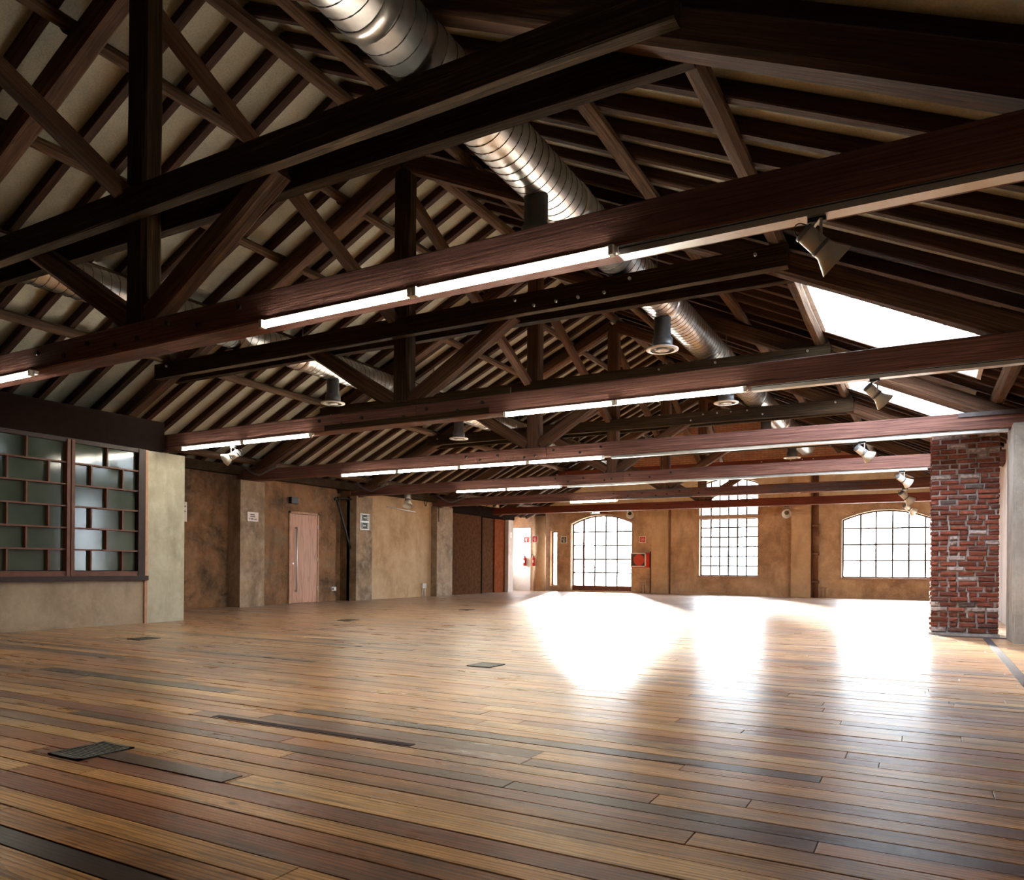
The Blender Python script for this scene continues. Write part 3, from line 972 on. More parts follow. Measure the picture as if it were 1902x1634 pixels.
# skylights: lined shaft, glazing bars and panes
for n, s in enumerate(SKY):
    e = empty('window_%d' % (5 + n), (s['x0'], s['y0'], roof(s['x0'], Z0_PAN)), kind='structure')
    e['label'] = ['skylight shaft beside the second principal rafter', 'skylight shaft beside the third principal rafter'][n]
    up = 0.42
    def zr(x, o=0.0):
        return roof(x, Z0_RAFT) + o
    for (ya, yb) in ((s['y0'] - 0.05, s['y0']), (s['y1'], s['y1'] + 0.05)):
        for k in range(2):
            o0, o1 = -0.03 + k * 0.27, 0.235 + k * 0.27
            m_ = MB(); m_.off = (R.uniform(0, 9), 0, 0)
            m_.hexa((s['x0'] - 0.05, zr(s['x0'] - 0.05, o0)), (s['x1'] + 0.05, zr(s['x1'] + 0.05, o0)), (s['x1'] + 0.05, zr(s['x1'] + 0.05, o1)), (s['x0'] - 0.05, zr(s['x0'] - 0.05, o1)), ya, yb)
            m_.build('lining_board', 'limewood', e)
    for (xa, xb) in ((s['x0'] - 0.05, s['x0']), (s['x1'], s['x1'] + 0.05)):
        for k in range(2):
            o0, o1 = -0.03 + k * 0.27, 0.235 + k * 0.27
            m_ = MB(); m_.off = (R.uniform(0, 9), 0, 0)
            xm = 0.5 * (xa + xb)
            m_.box(xa, xb, s['y0'], s['y1'], zr(xm, o0), zr(xm, o1))
            m_.build('lining_board', 'limewood', e)
    zg = lambda x: zr(x, up)
    nb = 5
    for k in range(nb + 1):
        x = s['x0'] + (s['x1'] - s['x0']) * k / nb
        MB().box(x - 0.02, x + 0.02, s['y0'], s['y1'], zg(x) - 0.03, zg(x) + 0.03).build('glazing_bar', 'white', e)
    for k in range(nb):
        xa = s['x0'] + (s['x1'] - s['x0']) * k / nb + 0.014; xb = s['x0'] + (s['x1'] - s['x0']) * (k + 1) / nb - 0.014
        m_ = MB()
        m_.hexa((xa, zg(xa)), (xb, zg(xb)), (xb, zg(xb) + 0.006), (xa, zg(xa) + 0.006), s['y0'], s['y1'])
        m_.build('pane', 'glass', e)

# ------------------------------------------------------------------ trusses
BOLTS = [(-1.35, 0.75), (-0.99, 0.28), (-0.62, 0.62), (-0.17, 0.2), (0.06, 0.32), (0.45, 0.72), (0.88, 0.3), (1.3, 0.72)]
T_LABEL = ['first timber roof truss, its tie beam carrying the longest lit batten and grey track',
           'second timber roof truss, tie beam running from the pale column to the skylight',
           'third timber roof truss, its tie beam bearing on the concrete post by the bricks',
           'fourth timber roof truss, its tie beam ending behind the brick pillar',
           'fifth timber roof truss with dark steel splice plates on its tie beam',
           'red stained timber truss standing closest to the ochre end wall']
TRUSS = []
def make_truss(i):
    Y = TY[i]
    t = empty('roof_truss', (XC, Y, ZTB), T_LABEL[i], 'roof truss', 'timber trusses carrying the roof')
    wood = 'tie_red' if i == 5 else 'tie'
    hw = 0.1225
    zc = 0.5 * (ZTB + ZTT)
    spl = XC + 0.28
    for a, b_ in ((-13.3, spl), (spl + 0.004, 1.28)):
        mb = MB()
        mb.timber((a, Y, zc), (b_, Y, zc), 2 * hw, ZTT - ZTB, segs=10, jit=0.004, ch=0.05)
        mb.build('tie_beam', wood, t)
    for (dx, k) in BOLTS:
        z = ZTB + 0.03 + (ZTT - ZTB - 0.06) * k
        x = XC + dx + R.uniform(-0.05, 0.05)
        MB().cyl((x, Y - hw - 0.016, z), (x, Y - hw + 0.02, z), 0.022, 0.024, 8).build('bolt', 'boltm', t)
    # king post
    mb = MB()
    mb.timber((XC, Y, ZTT - 0.02), (XC, Y, 6.10), 0.19, 0.25, up=(1, 0, 0), segs=5, jit=0.006)
    mb.build('king_post', 'dark' if i < 2 else 'strut', t)
    # struts from the foot of the king post to the collar
    for s in (-1, 1):
        mb = MB()
        mb.timber((XC + s * 0.12, Y, ZTT + 0.06), (XC + s * 1.62, Y, 3.93), 0.17, 0.19, segs=4, jit=0.008)
        mb.build('strut', 'strut', t)
    # paired collar beams clasping the rafters
    for s in (-1, 1):
        mb = MB()
        yy = Y + s * 0.165
        tilt = R.uniform(-0.02, 0.02)
        mb.timber((XC - 4.75, yy, 3.945 - tilt), (XC + 4.75, yy, 3.945 + tilt), 0.105, 0.235, segs=10, jit=0.008, ch=0.06)
        mb.build('collar_beam', 'dark' if i < 5 else 'tie_red', t)
    for dx in (1.75, 2.0, 2.28, 2.55, 2.86, 3.15, 4.45, -4.45) if i else ():
        z = 3.945 + R.choice((-0.05, 0.05))
        MB().cyl((XC + dx, Y - 0.24, z), (XC + dx, Y - 0.2, z), 0.017, 0.019, 8).build('bolt', 'shinybolt', t)
    # principal rafters
    for s in (-1, 1):
        zz = Z0_PRIN + 0.125
        x1 = XC + s * 7.12
        mb = MB()
        mb.timber((XC + s * 0.05, Y, zz - 0.03), (x1, Y, roof(x1, zz)), 0.20, 0.225, segs=8, jit=0.011)
        mb.build('principal_rafter', 'strut', t)
    if i == 4:
        for (xa, xb, z) in ((-3.2, -0.95, 2.875), (-3.35, -1.35, 2.78), (-7.0, -5.2, 2.93), (-7.0, -5.2, 2.745)):
            MB().box(xa, xb, Y - hw - 0.02, Y - hw + 0.01, z - 0.022, z + 0.022).build('splice_plate', 'plate', t)
    if i == 1:
        for (xa, xb, z) in ((-6.9, -4.3, 2.985), (-7.2, -4.6, 2.775)):
            MB().box(xa, xb, Y - hw - 0.012, Y - hw + 0.01, z - 0.035, z + 0.035).build('splice_block', 'dark', t)
    if i == 2:
        MB().box(0.35, 1.1, Y - hw - 0.02, Y - hw + 0.01, 2.90, 2.955).build('heel_plate', 'plate', t)
    TRUSS.append(t)
    return t
for i in range(6):
    make_truss(i)

# ------------------------------------------------------------------ ventilation ducts
def duct(x, z, r, y0, y1, taps, label, tap_labels=None):
    e = empty('ventilation_duct', (x, y0, z), label, 'duct')
    n = 28
    secs = [y0]
    while secs[-1] < y1 - 1:
        secs.append(min(y1, secs[-1] + 2.9))
    for a, b_ in zip(secs[:-1], secs[1:]):
        mb = MB()
        pts = []
        y = a
        while y < b_ - 0.02:
            pts.append(((x, y, z), r, (0, 1, 0)))
            y += 0.085
        pts.append(((x, b_, z), r, (0, 1, 0)))
        mb.rings(pts, n, cap=False)
        mb.build('duct_section', 'galv', e)
    # helical lock seam standing proud of the sheet
    pitch = 0.115
    turns = int((y1 - y0) / pitch)
    mb = MB()
    k = 22
    vs = []; fs = []
    for j in range(turns * k):
        a = 2 * math.pi * j / k
        yy = y0 + pitch * j / k
        for (dy, rr) in ((-0.0055, r - 0.001), (0.0, r + 0.0055), (0.0055, r - 0.001)):
            vs.append((x + math.cos(a) * rr, yy + dy, z + math.sin(a) * rr))
        if j:
            q = (j - 1) * 3
            fs.append((q, q + 1, q + 4, q + 3)); fs.append((q + 1, q + 2, q + 5, q + 4))
    mb.add(vs, fs)
    mb.build('spiral_seam', 'seam', e)
    for yj in secs[1:-1]:
        mb = MB()
        mb.rings([((x, yj - 0.06, z), r + 0.001, (0, 1, 0)), ((x, yj - 0.055, z), r + 0.010, (0, 1, 0)), ((x, yj + 0.055, z), r + 0.010, (0, 1, 0)), ((x, yj + 0.06, z), r + 0.001, (0, 1, 0))], n, cap=False)
        mb.build('joint_band', 'galv', e)
    for q, yt in enumerate(taps):
        mb = MB()
        zb = 3.70
        mb.rings([((x, yt, z - r * 0.55), 0.105, (0, 0, -1)), ((x, yt, zb + 0.16), 0.105, (0, 0, -1)), ((x, yt, zb + 0.155), 0.112, (0, 0, -1)), ((x, yt, zb + 0.135), 0.112, (0, 0, -1)), ((x, yt, zb + 0.13), 0.128, (0, 0, -1)), ((x, yt, zb), 0.130, (0, 0, -1))], 20, cap=True)
        tp = mb.build('outlet_neck', 'greysteel', e)
        d = MB()
        d.rings([((x, yt, zb), 0.14, (0, 0, -1)), ((x, yt, zb - 0.005), 0.205, (0, 0, -1)), ((x, yt, zb - 0.018), 0.205, (0, 0, -1)), ((x, yt, zb - 0.022), 0.15, (0, 0, -1))], 24, cap=False)
        d.rings([((x, yt, zb - 0.022), 0.09, (0, 0, -1)), ((x, yt, zb - 0.03), 0.05, (0, 0, -1))], 20)
        d.build('diffuser_disc', 'white', tp)
    for ys_ in [TY[j] + 1.2 for j in range(6) if y0 < TY[j] + 1.2 < y1]:
        MB().cyl((x, ys_, z + r), (x, ys_, roof(x, Z0_RAFT)), 0.008, n=6).build('hanger_rod', 'seam', e)
    return e
duct(-2.97, 4.30, 0.222, 0.6, 22.3, [5.75, 9.28, 12.75, 16.3, 19.8], 'thick spiral steel duct on the skylight side of the ridge')
duct(-8.93, 4.30, 0.222, 3.2, 22.3, [5.9, 9.75, 13.7, 17.4], 'spiral steel duct on the side of the glazed screen')

# ------------------------------------------------------------------ fluorescent battens and track
def batten(i, xa, xb, label):
    Y = TY[i] - 0.105
    z = ZTB
    e = empty('fluorescent_batten', (0.5 * (xa + xb), Y, z), label, 'light fixture', 'fluorescent battens under the tie beams')
    MB().box(xa, xb, Y - 0.028, Y + 0.028, z - 0.03, z + 0.002).build('housing', 'white', e)
    mb = MB()
    mb.cyl((xa + 0.03, Y - 0.024, z - 0.036), (xb - 0.03, Y - 0.024, z - 0.036), 0.019, n=12)
    mb.build('tube', 'tube', e)
    for x in (xa + 0.015, xb - 0.015):
        MB().box(x - 0.015, x + 0.015, Y - 0.058, Y - 0.01, z - 0.058, z - 0.002).build('lamp_holder', 'white', e)
    return e
def row(i, xa, n, L, labels):
    for k in range(n):
        batten(i, xa + k * L, xa + (k + 1) * L - 0.012, labels[k])
row(0, -4.37, 2, 1.41, ['lit fluorescent batten under first tie beam, farther from the grey track', 'lit fluorescent batten under first tie beam, touching the grey track'])
row(0, -8.80, 1, 1.41, ['lit fluorescent batten on the first tie beam, cut by the picture edge'])
row(1, -10.12, 2, 1.35, ['lit fluorescent batten above white spotlight beside the pale column', 'lit fluorescent batten of the second tie beam, next after the column end'])
row(1, -4.38, 2, 1.40, ['lit fluorescent batten in the middle of the second tie beam', 'lit fluorescent batten of second tie beam nearer the skylight'])
row(2, -10.2, 4, 1.40, ['first lit fluorescent batten of third tie beam from the wall', 'second lit fluorescent batten of third tie beam from the wall', 'third lit fluorescent batten of third tie beam from the wall', 'fourth lit fluorescent batten of third tie beam from the wall'])
row(3, -9.9, 2, 1.40, ['first lit fluorescent batten of fourth tie beam from the wall', 'second lit fluorescent batten of fourth tie beam from the wall'])
row(4, -8.6, 1, 1.40, ['single lit fluorescent batten under the fifth tie beam'])

def track(i, xa, xb, label):
    Y = TY[i] - 0.055
    e = empty('lighting_track', (xa, Y, ZTB), label, 'light track', 'grey tracks under the tie beams')
    MB().box(xa, xb, Y - 0.045, Y + 0.045, ZTB - 0.045, ZTB + 0.002).build('rail', 'silver', e)
    MB().box(xa, xb, Y - 0.047, Y - 0.044, ZTB - 0.012, ZTB - 0.006).build('groove', 'black', e)
track(0, -1.55, 1.1, 'grey lighting track on the first tie beam holding big spotlight')
track(1, -1.55, 1.1, 'grey lighting track on the second tie beam under the skylight')
track(2, -4.5, 0.9, 'slim grey track under the third tie beam')
track(3, -7.0, 0.0, 'slim grey track under the fourth tie beam')

# ------------------------------------------------------------------ spotlights
def spotlight(loc, aim, label, arm=None, s=1.0, m='spotwhite'):
    """track spot: adapter, yoke, lamp body, dark ring, conical shade, rear handle. loc = point on the track"""
    p = Vector(loc)
    e = empty('spotlight', p, label, 'spotlight', 'adjustable spotlights')
    a = Vector(aim).normalized()
    side = a.cross(Vector((0, 0, 1))).normalized()
    MB().box(p.x - 0.055 * s, p.x + 0.055 * s, p.y - 0.022 * s, p.y + 0.022 * s, p.z - 0.03 * s, p.z).build('adapter', 'black', e)
    c = p + Vector((0, 0, -0.165 * s))
    yk = MB()
    hw = 0.075 * s
    top = p + Vector((0, 0, -0.035 * s))
    for q in (-1, 1):
        A = top + side * (q * hw); B = c + side * (q * hw)
        yk.timber(A, B + Vector((0, 0, -0.012 * s)), 0.006 * s, 0.016 * s, up=a, segs=1, jit=0, ch=0.1)
    yk.timber(top - side * hw, top + side * hw, 0.016 * s, 0.006 * s, segs=1, jit=0, ch=0.1)
    yk.cyl(p + Vector((0, 0, -0.03 * s)), top + Vector((0, 0, -0.004 * s)), 0.012 * s, n=8)
    yk.build('yoke', 'silver', e)
    if arm:
        MB().cyl(p + Vector((0, 0, -0.015)), arm, 0.012, n=8).build('wall_arm', 'silver', e)
    b0 = c - a * (0.105 * s)
    b1 = c + a * (0.025 * s)
    body = MB()
    body.rings([(b0, 0.052 * s, a), (b0 + a * 0.012 * s, 0.060 * s, a), (b1, 0.062 * s, a)], 20)
    body.build('lamp_body', m, e)
    MB().rings([(b0 - a * 0.018 * s, 0.050 * s, a), (b0 - a * 0.012 * s, 0.063 * s, a), (b0 + a * 0.008 * s, 0.063 * s, a)], 20).build('rear_ring', 'greysteel', e)
    MB().rings([(b1 - a * 0.004 * s, 0.066 * s, a), (b1 + a * 0.018 * s, 0.066 * s, a)], 20).build('dark_ring', 'greysteel', e)
    sh = MB()
    q0 = b1 + a * 0.018 * s
    sh.rings([(q0, 0.062 * s, a), (q0 + a * 0.028 * s, 0.064 * s, a), (q0 + a * 0.13 * s, 0.115 * s, a), (q0 + a * 0.127 * s, 0.110 * s, a), (q0 + a * 0.03 * s, 0.058 * s, a)], 24, cap=False)
    sh.build('cone_shade', m, e)
    MB().rings([(q0 + a * 0.012 * s, 0.05 * s, a), (q0 + a * 0.03 * s, 0.05 * s, a)], 16).build('lamp_glass', 'frosted', e)
    hnd = MB()
    upv = side.cross(a)
    hc = b0 - a * 0.012 * s
    path = [hc + upv * (0.045 * s * math.cos(t)) - a * (0.062 * s * math.sin(t)) for t in [math.pi * k / 8 for k in range(9)]]
    hnd.tube(path, 0.004 * s, 6)
    hnd.build('rear_handle', 'black', e)
    return e
ZT = ZTB - 0.045
spotlight((-0.50, TY[0] - 0.055, ZT), (0.62, 0.30, -0.62), 'big grey spotlight on the first tie beam track', s=0.8)
spotlight((-0.44, TY[1] - 0.055, ZT), (0.60, 0.32, -0.60), 'cream spotlight on the second tie beam below the skylight', s=0.78)
spotlight((-9.08, TY[1] - 0.055, ZTB - 0.05), (-0.78, -0.35, -0.45), 'white spotlight under second tie beam beside the pale column', s=0.85, m='white')
spotlight((-0.80, TY[2] - 0.055, ZT), (0.66, 0.42, -0.55), 'white spotlight under the third tie beam near the brick pillar', m='white', s=0.85)
spotlight((-0.40, TY[3] - 0.055, ZT), (0.66, 0.42, -0.5), 'white spotlight under the fourth tie beam near the brick pillar', m='white', s=0.9)
spotlight((-0.44, TY[4] - 0.055, ZTB), (0.6, 0.4, -0.6), 'small tan spotlight under the fifth tie beam', s=1.1)
spotlight((-0.44, TY[5] - 0.055, ZTB), (0.6, 0.3, -0.5), 'small tan spotlight on the red tie beam above arched window', s=1.1)
spotlight((-9.36, YF - 0.3, 3.10), (0.4, -0.8, -0.5), 'white spotlight above the arched glass door', arm=(-9.36, YF, 3.085), s=1.25, m='white')
spotlight((-4.0, YF - 0.25, 2.98), (0.1, -0.9, -0.35), 'round white spotlight between the pilaster and tall window', arm=(-4.0, YF, 2.965), s=1.3, m='white')
spotlight((-12.85, 17.1, 3.02), (0.25, -0.3, -0.9), 'pale spotlight hanging over the warm plaster bay', arm=(-13.1, 17.1, 3.0), s=1.3)

# ------------------------------------------------------------------ grey flexible conduits by the wall
for i, lab in ((2, 'grey flexible conduit looping down beside the third tie beam'), (3, 'grey flexible conduit looping down beside the fourth tie beam'), (4, 'grey flexible conduit looping down beside the fifth tie beam')):
    Y = TY[i] - 0.16
    path = []
    for k in range(17):
        t = k / 16
        x = -13.0 + 1.05 * t
        z = 3.06 - 0.24 * math.sin(min(1, t * 1.75) * math.pi * 0.5) ** 1.2 + (0.16 * max(0, (t - 0.5) / 0.5) ** 1.0 if t > 0.5 else 0)
        path.append((x, Y, z))
    # smooth S
    sm = [path[0]] + [tuple((Vector(path[k - 1]) + Vector(path[k]) * 2 + Vector(path[k + 1])) / 4) for k in range(1, 16)] + [path[16]]
    o = MB().tube(sm, 0.024, 8).build('conduit', 'conduit')
    tag(o, lab, 'conduit', 'conduits at the ends of the tie beams')

# ------------------------------------------------------------------ glazed screen with staggered panes
scr = empty('glazed_screen', (-10.5, 6.0, 0.66), 'brown framed screen of staggered rippled glass panes on the parapet', 'glass screen')
ZS0, ZS1 = 0.80, 2.62
xg = -10.55
rows_z = [0.80 + (ZS1 - 0.80) * k / 6 for k in range(7)]
mul = 6.17
MB().box(xg - 0.06, -10.44, YB, 7.36, 0.66, 0.73).build('sill_board', 'darkframe', scr)
MB().box(xg - 0.05, -10.47, YB, 7.30, 0.73, 0.80).build('bottom_rail', 'brownframe', scr)
MB().box(xg - 0.05, -10.47, YB, 7.30, 2.60, 2.66).build('top_rail', 'darkframe', scr)
MB().box(xg - 0.05, -10.46, 7.20, 7.315, 0.73, 2.66).build('end_stile', 'darkframe', scr)
MB().box(xg - 0.05, -10.455, mul - 0.055, mul - 0.008, 0.73, 2.64).build('mullion', 'brownframe', scr)
MB().box(xg - 0.05, -10.455, mul + 0.008, mul + 0.055, 0.73, 2.64).build('mullion', 'brownframe', scr)
def leaf(ya, yb, offs):
    # ya<yb are the clear limits of one leaf; offs: pane joints per row
    for k in range(6):
        z0, z1 = rows_z[k], rows_z[k + 1]
        if k:
            MB().box(xg - 0.03, -10.475, ya, yb, z0 - 0.011, z0 + 0.011).build('horizontal_bar', 'brownframe', scr)
        js = [ya] + [v for v in offs[k % 2] if ya < v < yb] + [yb]
        for a, b_ in zip(js[:-1], js[1:]):
            if a != ya:
                MB().box(xg - 0.03, -10.475, a - 0.011, a + 0.011, z0 + 0.011, z1 - 0.011).build('upright_bar', 'brownframe', scr)
            mb = MB()
            mb.box(-10.535, -10.53, a + 0.011, b_ - 0.011, z0 + 0.011, z1 - 0.011)
            mb.build('pane', 'frosted', scr)
leaf(mul + 0.055, 7.20, [[6.475, 6.955], [6.71]])
leaf(4.75, mul - 0.055, [[5.35, 5.88], [5.09, 5.59]])
leaf(2.2, 4.70, [[2.8, 3.4, 4.0], [2.5, 3.1, 3.7, 4.3]])
MB().box(xg - 0.05, -10.455, 4.69, 4.76, 0.73, 2.64).build('mullion', 'brownframe', scr)
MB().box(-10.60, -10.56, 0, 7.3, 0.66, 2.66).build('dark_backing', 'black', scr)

# ------------------------------------------------------------------ concrete post and brick pillar
post = struct('wall_post', MB().box(0.93, XR + 0.2, 11.15, 11.95, 0, 2.74), 'conc_post', 'bare concrete post under the third tie beam')
MB().box(0.955, 1.2, 11.125, 11.15, 0, 2.70).build('corner_render', 'conc_post', post)

PX0, PX1, PY0, PY1, PZ1 = 0.035, 0.865, 12.06, 12.62, 2.86
pil = empty('brick_pillar', (0.45, 12.3, 0), 'rough red brick pillar with thick grey mortar beside the concrete post', 'pillar')
core = MB().box(PX0 + 0.018, PX1 - 0.018, PY0 + 0.026, PY1 - 0.014, 0, PZ1)
core.build('mortar_core', 'mortar', pil)
MB().box(PX0 - 0.012, PX1 + 0.0, PY0 - 0.012, PY1, 0, 0.035).build('base_fillet', 'mortar', pil)

def brick(cx, cy, cz, lx, ly, lz):
    mb = MB()
    c = 0.011
    rr = lambda: R.uniform(-0.006, 0.006)
    hx, hy, hz = lx / 2, ly / 2, lz / 2
    ring = lambda yy, k: [(-hx + k, yy, -hz + k * 1.6), (-hx + k * 1.6, yy, -hz + k), (hx - k * 1.6, yy, -hz + k), (hx - k, yy, -hz + k * 1.6), (hx - k, yy, hz - k * 1.6), (hx - k * 1.6, yy, hz - k), (-hx + k * 1.6, yy, hz - k), (-hx + k, yy, hz - k * 1.6)]
    vs = []
    for yy, k in ((-hy, c), (-hy + c * 0.8, 0.003), (hy, 0.003)):
        vs += [(cx + p[0] + rr() * 0.8, cy + p[1] + rr() * (1.0 if yy < hy else 0), cz + p[2] + rr() * 0.8) for p in ring(yy, k)]
    fs = [list(range(7, -1, -1))]
    for i in range(2):
        for k in range(8):
            a = i * 8 + k; b2 = i * 8 + (k + 1) % 8
            fs.append((a, a + 8, b2 + 8, b2)[::-1])
    mb.add(vs, fs)
    return mb

def brick_side(cx, cy, cz, lx, ly, lz):
    mb = brick(0, 0, 0, ly, lx, lz)
    # turn the brick so that its rough face looks to -x
    mb.v = [Vector((cx + v.y, cy - v.x, cz + v.z)) for v in mb.v]
    return mb

course = 0.0706
nz = int((PZ1 - 0.04) / course)
for k in range(nz):
    z = 0.045 + course * (k + 0.5)
    hh = course - R.uniform(0.008, 0.018)
    x = PX0
    first = True
    pat = R.choice(('s', 'h', 's', 's'))
    while x < PX1 - 0.03:
        L = R.choice((0.235, 0.22, 0.205, 0.115, 0.11, 0.24)) if not first else (0.115 if k % 2 else R.choice((0.235, 0.215)))
        first = False
        L = min(L, PX1 - x)
        if PX1 - (x + L) < 0.05:
            L = PX1 - x
        mj = R.uniform(0.010, 0.024)
        mb = brick(x + L / 2, PY0 + 0.055 + R.uniform(-0.008, 0.006), z + R.uniform(-0.004, 0.004), L - mj, 0.11, hh * R.uniform(0.9, 1.05))
        mb.build('brick', 'brick', pil)
        x += L
    yv = PY0 + 0.115
    for q in range(2):
        L = 0.22 if (k + q) % 2 else 0.2
        mb = brick_side(PX0 + 0.05 + R.uniform(-0.004, 0.004), yv + L / 2, z, 0.1, L - 0.014, hh)
        mb.build('brick', 'brick', pil) if k % 1 == 0 and q == 0 else None
        yv += L

# ------------------------------------------------------------------ timber door with long handle, vent, signs (left wall)
d = empty('door_2', (XL, 13.42, 0), kind='structure')
d['label'] = 'flush beech door with a long vertical pull handle'
ya, yb = 12.93, 13.91
MB().box(XL - 0.02, XL + 0.035, ya, ya + 0.05, 0, 2.19).box(XL - 0.02, XL + 0.035, yb - 0.04, yb, 0, 2.19).box(XL - 0.02, XL + 0.035, ya, yb, 2.14, 2.19).build('door_frame', 'doorframe', d)
mb = MB()
mb.add([(XL + 0.0, ya + 0.055, 0.01), (XL + 0.024, ya + 0.055, 0.01), (XL + 0.024, yb - 0.045, 0.01), (XL, yb - 0.045, 0.01), (XL, ya + 0.055, 2.13), (XL + 0.024, ya + 0.055, 2.13), (XL + 0.024, yb - 0.045, 2.13), (XL, yb - 0.045, 2.13)],
       [(0, 3, 2, 1), (4, 5, 6, 7), (0, 1, 5, 4), (1, 2, 6, 5), (2, 3, 7, 6), (3, 0, 4, 7)],
       [(z, y, 0) for (y, z) in ((12.98, 0), (12.98, 0), (13.86, 0), (13.86, 0), (12.98, 2.1), (12.98, 2.1), (13.86, 2.1), (13.86, 2.1))])
mb.build('door_leaf', 'doorwood', d)
hb = MB()
hb.cyl((XL + 0.075, ya + 0.20, 0.28), (XL + 0.075, ya + 0.20, 1.82), 0.016, n=10)
hb.cyl((XL + 0.02, ya + 0.20, 0.30), (XL + 0.075, ya + 0.20, 0.30), 0.011, n=8)
hb.cyl((XL + 0.02, ya + 0.20, 1.80), (XL + 0.075, ya + 0.20, 1.80), 0.011, n=8)
hb.build('pull_handle', 'silver', d)
MB().cyl((XL + 0.02, ya + 0.11, 0.95), (XL + 0.05, ya + 0.11, 0.95), 0.02, n=10).build('lock_knob', 'shinybolt', d)
for z in (0.35, 1.05, 1.85):
    MB().cyl((XL + 0.03, yb - 0.04, z - 0.05), (XL + 0.03, yb - 0.04, z + 0.05), 0.011, n=8).build('hinge', 'silver', d)

v = empty('wall_vent', (XL, 13.05, 2.45), 'small dark box vent above the beech door', 'vent')
MB().box(XL - 0.02, XL + 0.10, 12.93, 13.15, 2.37, 2.52).build('hood', 'black', v)
MB().box(XL - 0.02, XL + 0.104, 13.15, 13.165, 2.36, 2.53).build('edge_flange', 'stainwood', v)

def sign_board(name, label, cat, axis, pos, w, h, border, face, marks, group=None):
    """flat sign: board, field and printed marks. axis 'X' faces +x, axis 'Y' faces -y; marks are (u0,u1,v0,v1,mat)"""
    e = empty(name, pos, label, cat, group)
    x, y, z = pos
    def slab(nm, u0, u1, v0, v1, t0, t1, m):
        if axis == 'X':
            MB().box(x + t0, x + t1, y + u0, y + u1, z + v0, z + v1).build(nm, m, e)
        else:
            MB().box(x + u0, x + u1, y - t1, y - t0, z + v0, z + v1).build(nm, m, e)
    slab('board', -w / 2, w / 2, -h / 2, h / 2, -0.004, 0.012, border)
    if face:
        for (u0, u1, v0, v1, m) in face:
            slab('field', u0, u1, v0, v1, 0.012, 0.0135, m)
    for (u0, u1, v0, v1, m) in marks:
        slab('print', u0, u1, v0, v1, 0.0135, 0.015, m)
    return e
# paper notice on the third pilaster: three printed lines
sign_board('notice', 'small white paper notice with three dark printed lines on pilaster', 'notice', 'X', (-12.83, 11.52, 1.955), 0.30, 0.20, 'paper', None,
           [(-0.075, 0.055, 0.035, 0.055, 'ink'), (-0.075, 0.06, -0.005, 0.014, 'ink'), (-0.105, -0.085, -0.055, -0.03, 'ink'), (-0.06, 0.02, -0.06, -0.035, 'ink'), (0.035, 0.10, -0.062, -0.04, 'ink')])
# two escape-route signs on one white board (fourth pilaster)
P = (-12.98, 15.40, 2.07)
mk = []
for (zc, flip) in ((0.105, 1), (-0.105, -1)):
    mk += [(-0.05, 0.05, zc - 0.012, zc + 0.012, 'paper')]
    mk += [(flip * 0.05 - 0.012, flip * 0.05 + 0.012, zc - 0.03, zc + 0.03, 'paper')]
    f = 0.115 * flip
    mk += [(f - 0.028, f + 0.028, zc - 0.055, zc - 0.04, 'paper'), (f - 0.010, f + 0.010, zc - 0.045, zc + 0.03, 'paper'), (f - 0.016, f + 0.016, zc + 0.038, zc + 0.066, 'paper'), (f - 0.034, f + 0.034, zc + 0.005, zc + 0.018, 'paper')]
    g = -0.125 * flip
    mk += [(g - 0.018, g + 0.018, zc - 0.065, zc + 0.065, 'paper')]
sign_board('escape_sign', 'white board with two dark green escape arrows on the fourth pilaster', 'sign', 'X', P, 0.36, 0.42, 'white',
           [(-0.155, 0.155, 0.025, 0.185, 'signdark'), (-0.155, 0.155, -0.185, -0.025, 'signdark')], mk)
sign_board('notice', 'narrow white notice on brown wall just behind the pale column', 'notice', 'X', (XL, 10.06, 1.98), 0.17, 0.40, 'paper', None, [(-0.06, 0.06, 0.1, 0.12, 'ink'), (-0.06, 0.06, 0.0, 0.02, 'ink')])

# double socket beside the door, socket box with conduits on the warm bay
s = empty('wall_socket', (XL, 14.48, 0.32), 'white double wall socket low beside the dark recess', 'socket')
MB().box(XL - 0.01, XL + 0.05, 14.36, 14.53, 0.27, 0.37).build('box', 'socket', s)
MB().box(XL + 0.05, XL + 0.056, 14.38, 14.43, 0.29, 0.35).build('outlet_face', 'ink', s)
MB().box(XL + 0.05, XL + 0.056, 14.45, 14.51, 0.29, 0.35).build('outlet_face', 'white', s)
s = empty('wall_socket', (XL, 18.35, 0.28), 'white socket box on two thin conduits at the warm bay', 'socket')
MB().box(XL - 0.01, XL + 0.06, 18.27, 18.45, 0.26, 0.40).build('box', 'socket', s)
for yy in (18.30, 18.36, 18.43):
    MB().cyl((XL + 0.025, yy, 0), (XL + 0.025, yy, 0.27), 0.011, n=8).build('conduit_leg', 'socket', s)
o = MB().cyl((XL + 0.05, 16.55, 2.56), (XL + 0.05, 17.87, 2.50), 0.014, n=8).build('wall_rod', 'silver')
tag(o, 'thin metal rod fixed slanting on the warm plaster bay', 'rod')
# loop of black cable at the top of the warm bay
pth = [(XL + 0.08, 18.25 + 0.10 * math.sin(math.pi * k / 10) , 2.95 - 0.26 * math.sin(math.pi * k / 10)) for k in range(11)]
pth = [(XL + 0.08, 18.28 + 0.07 * (1 - math.cos(math.pi * k / 10)), 2.98 - 0.27 * math.sin(math.pi * k / 10)) for k in range(11)]
tag(MB().tube(pth, 0.012, 6).build('cable_loop', 'black'), 'loop of dark cable hanging at top of the warm bay', 'cable')
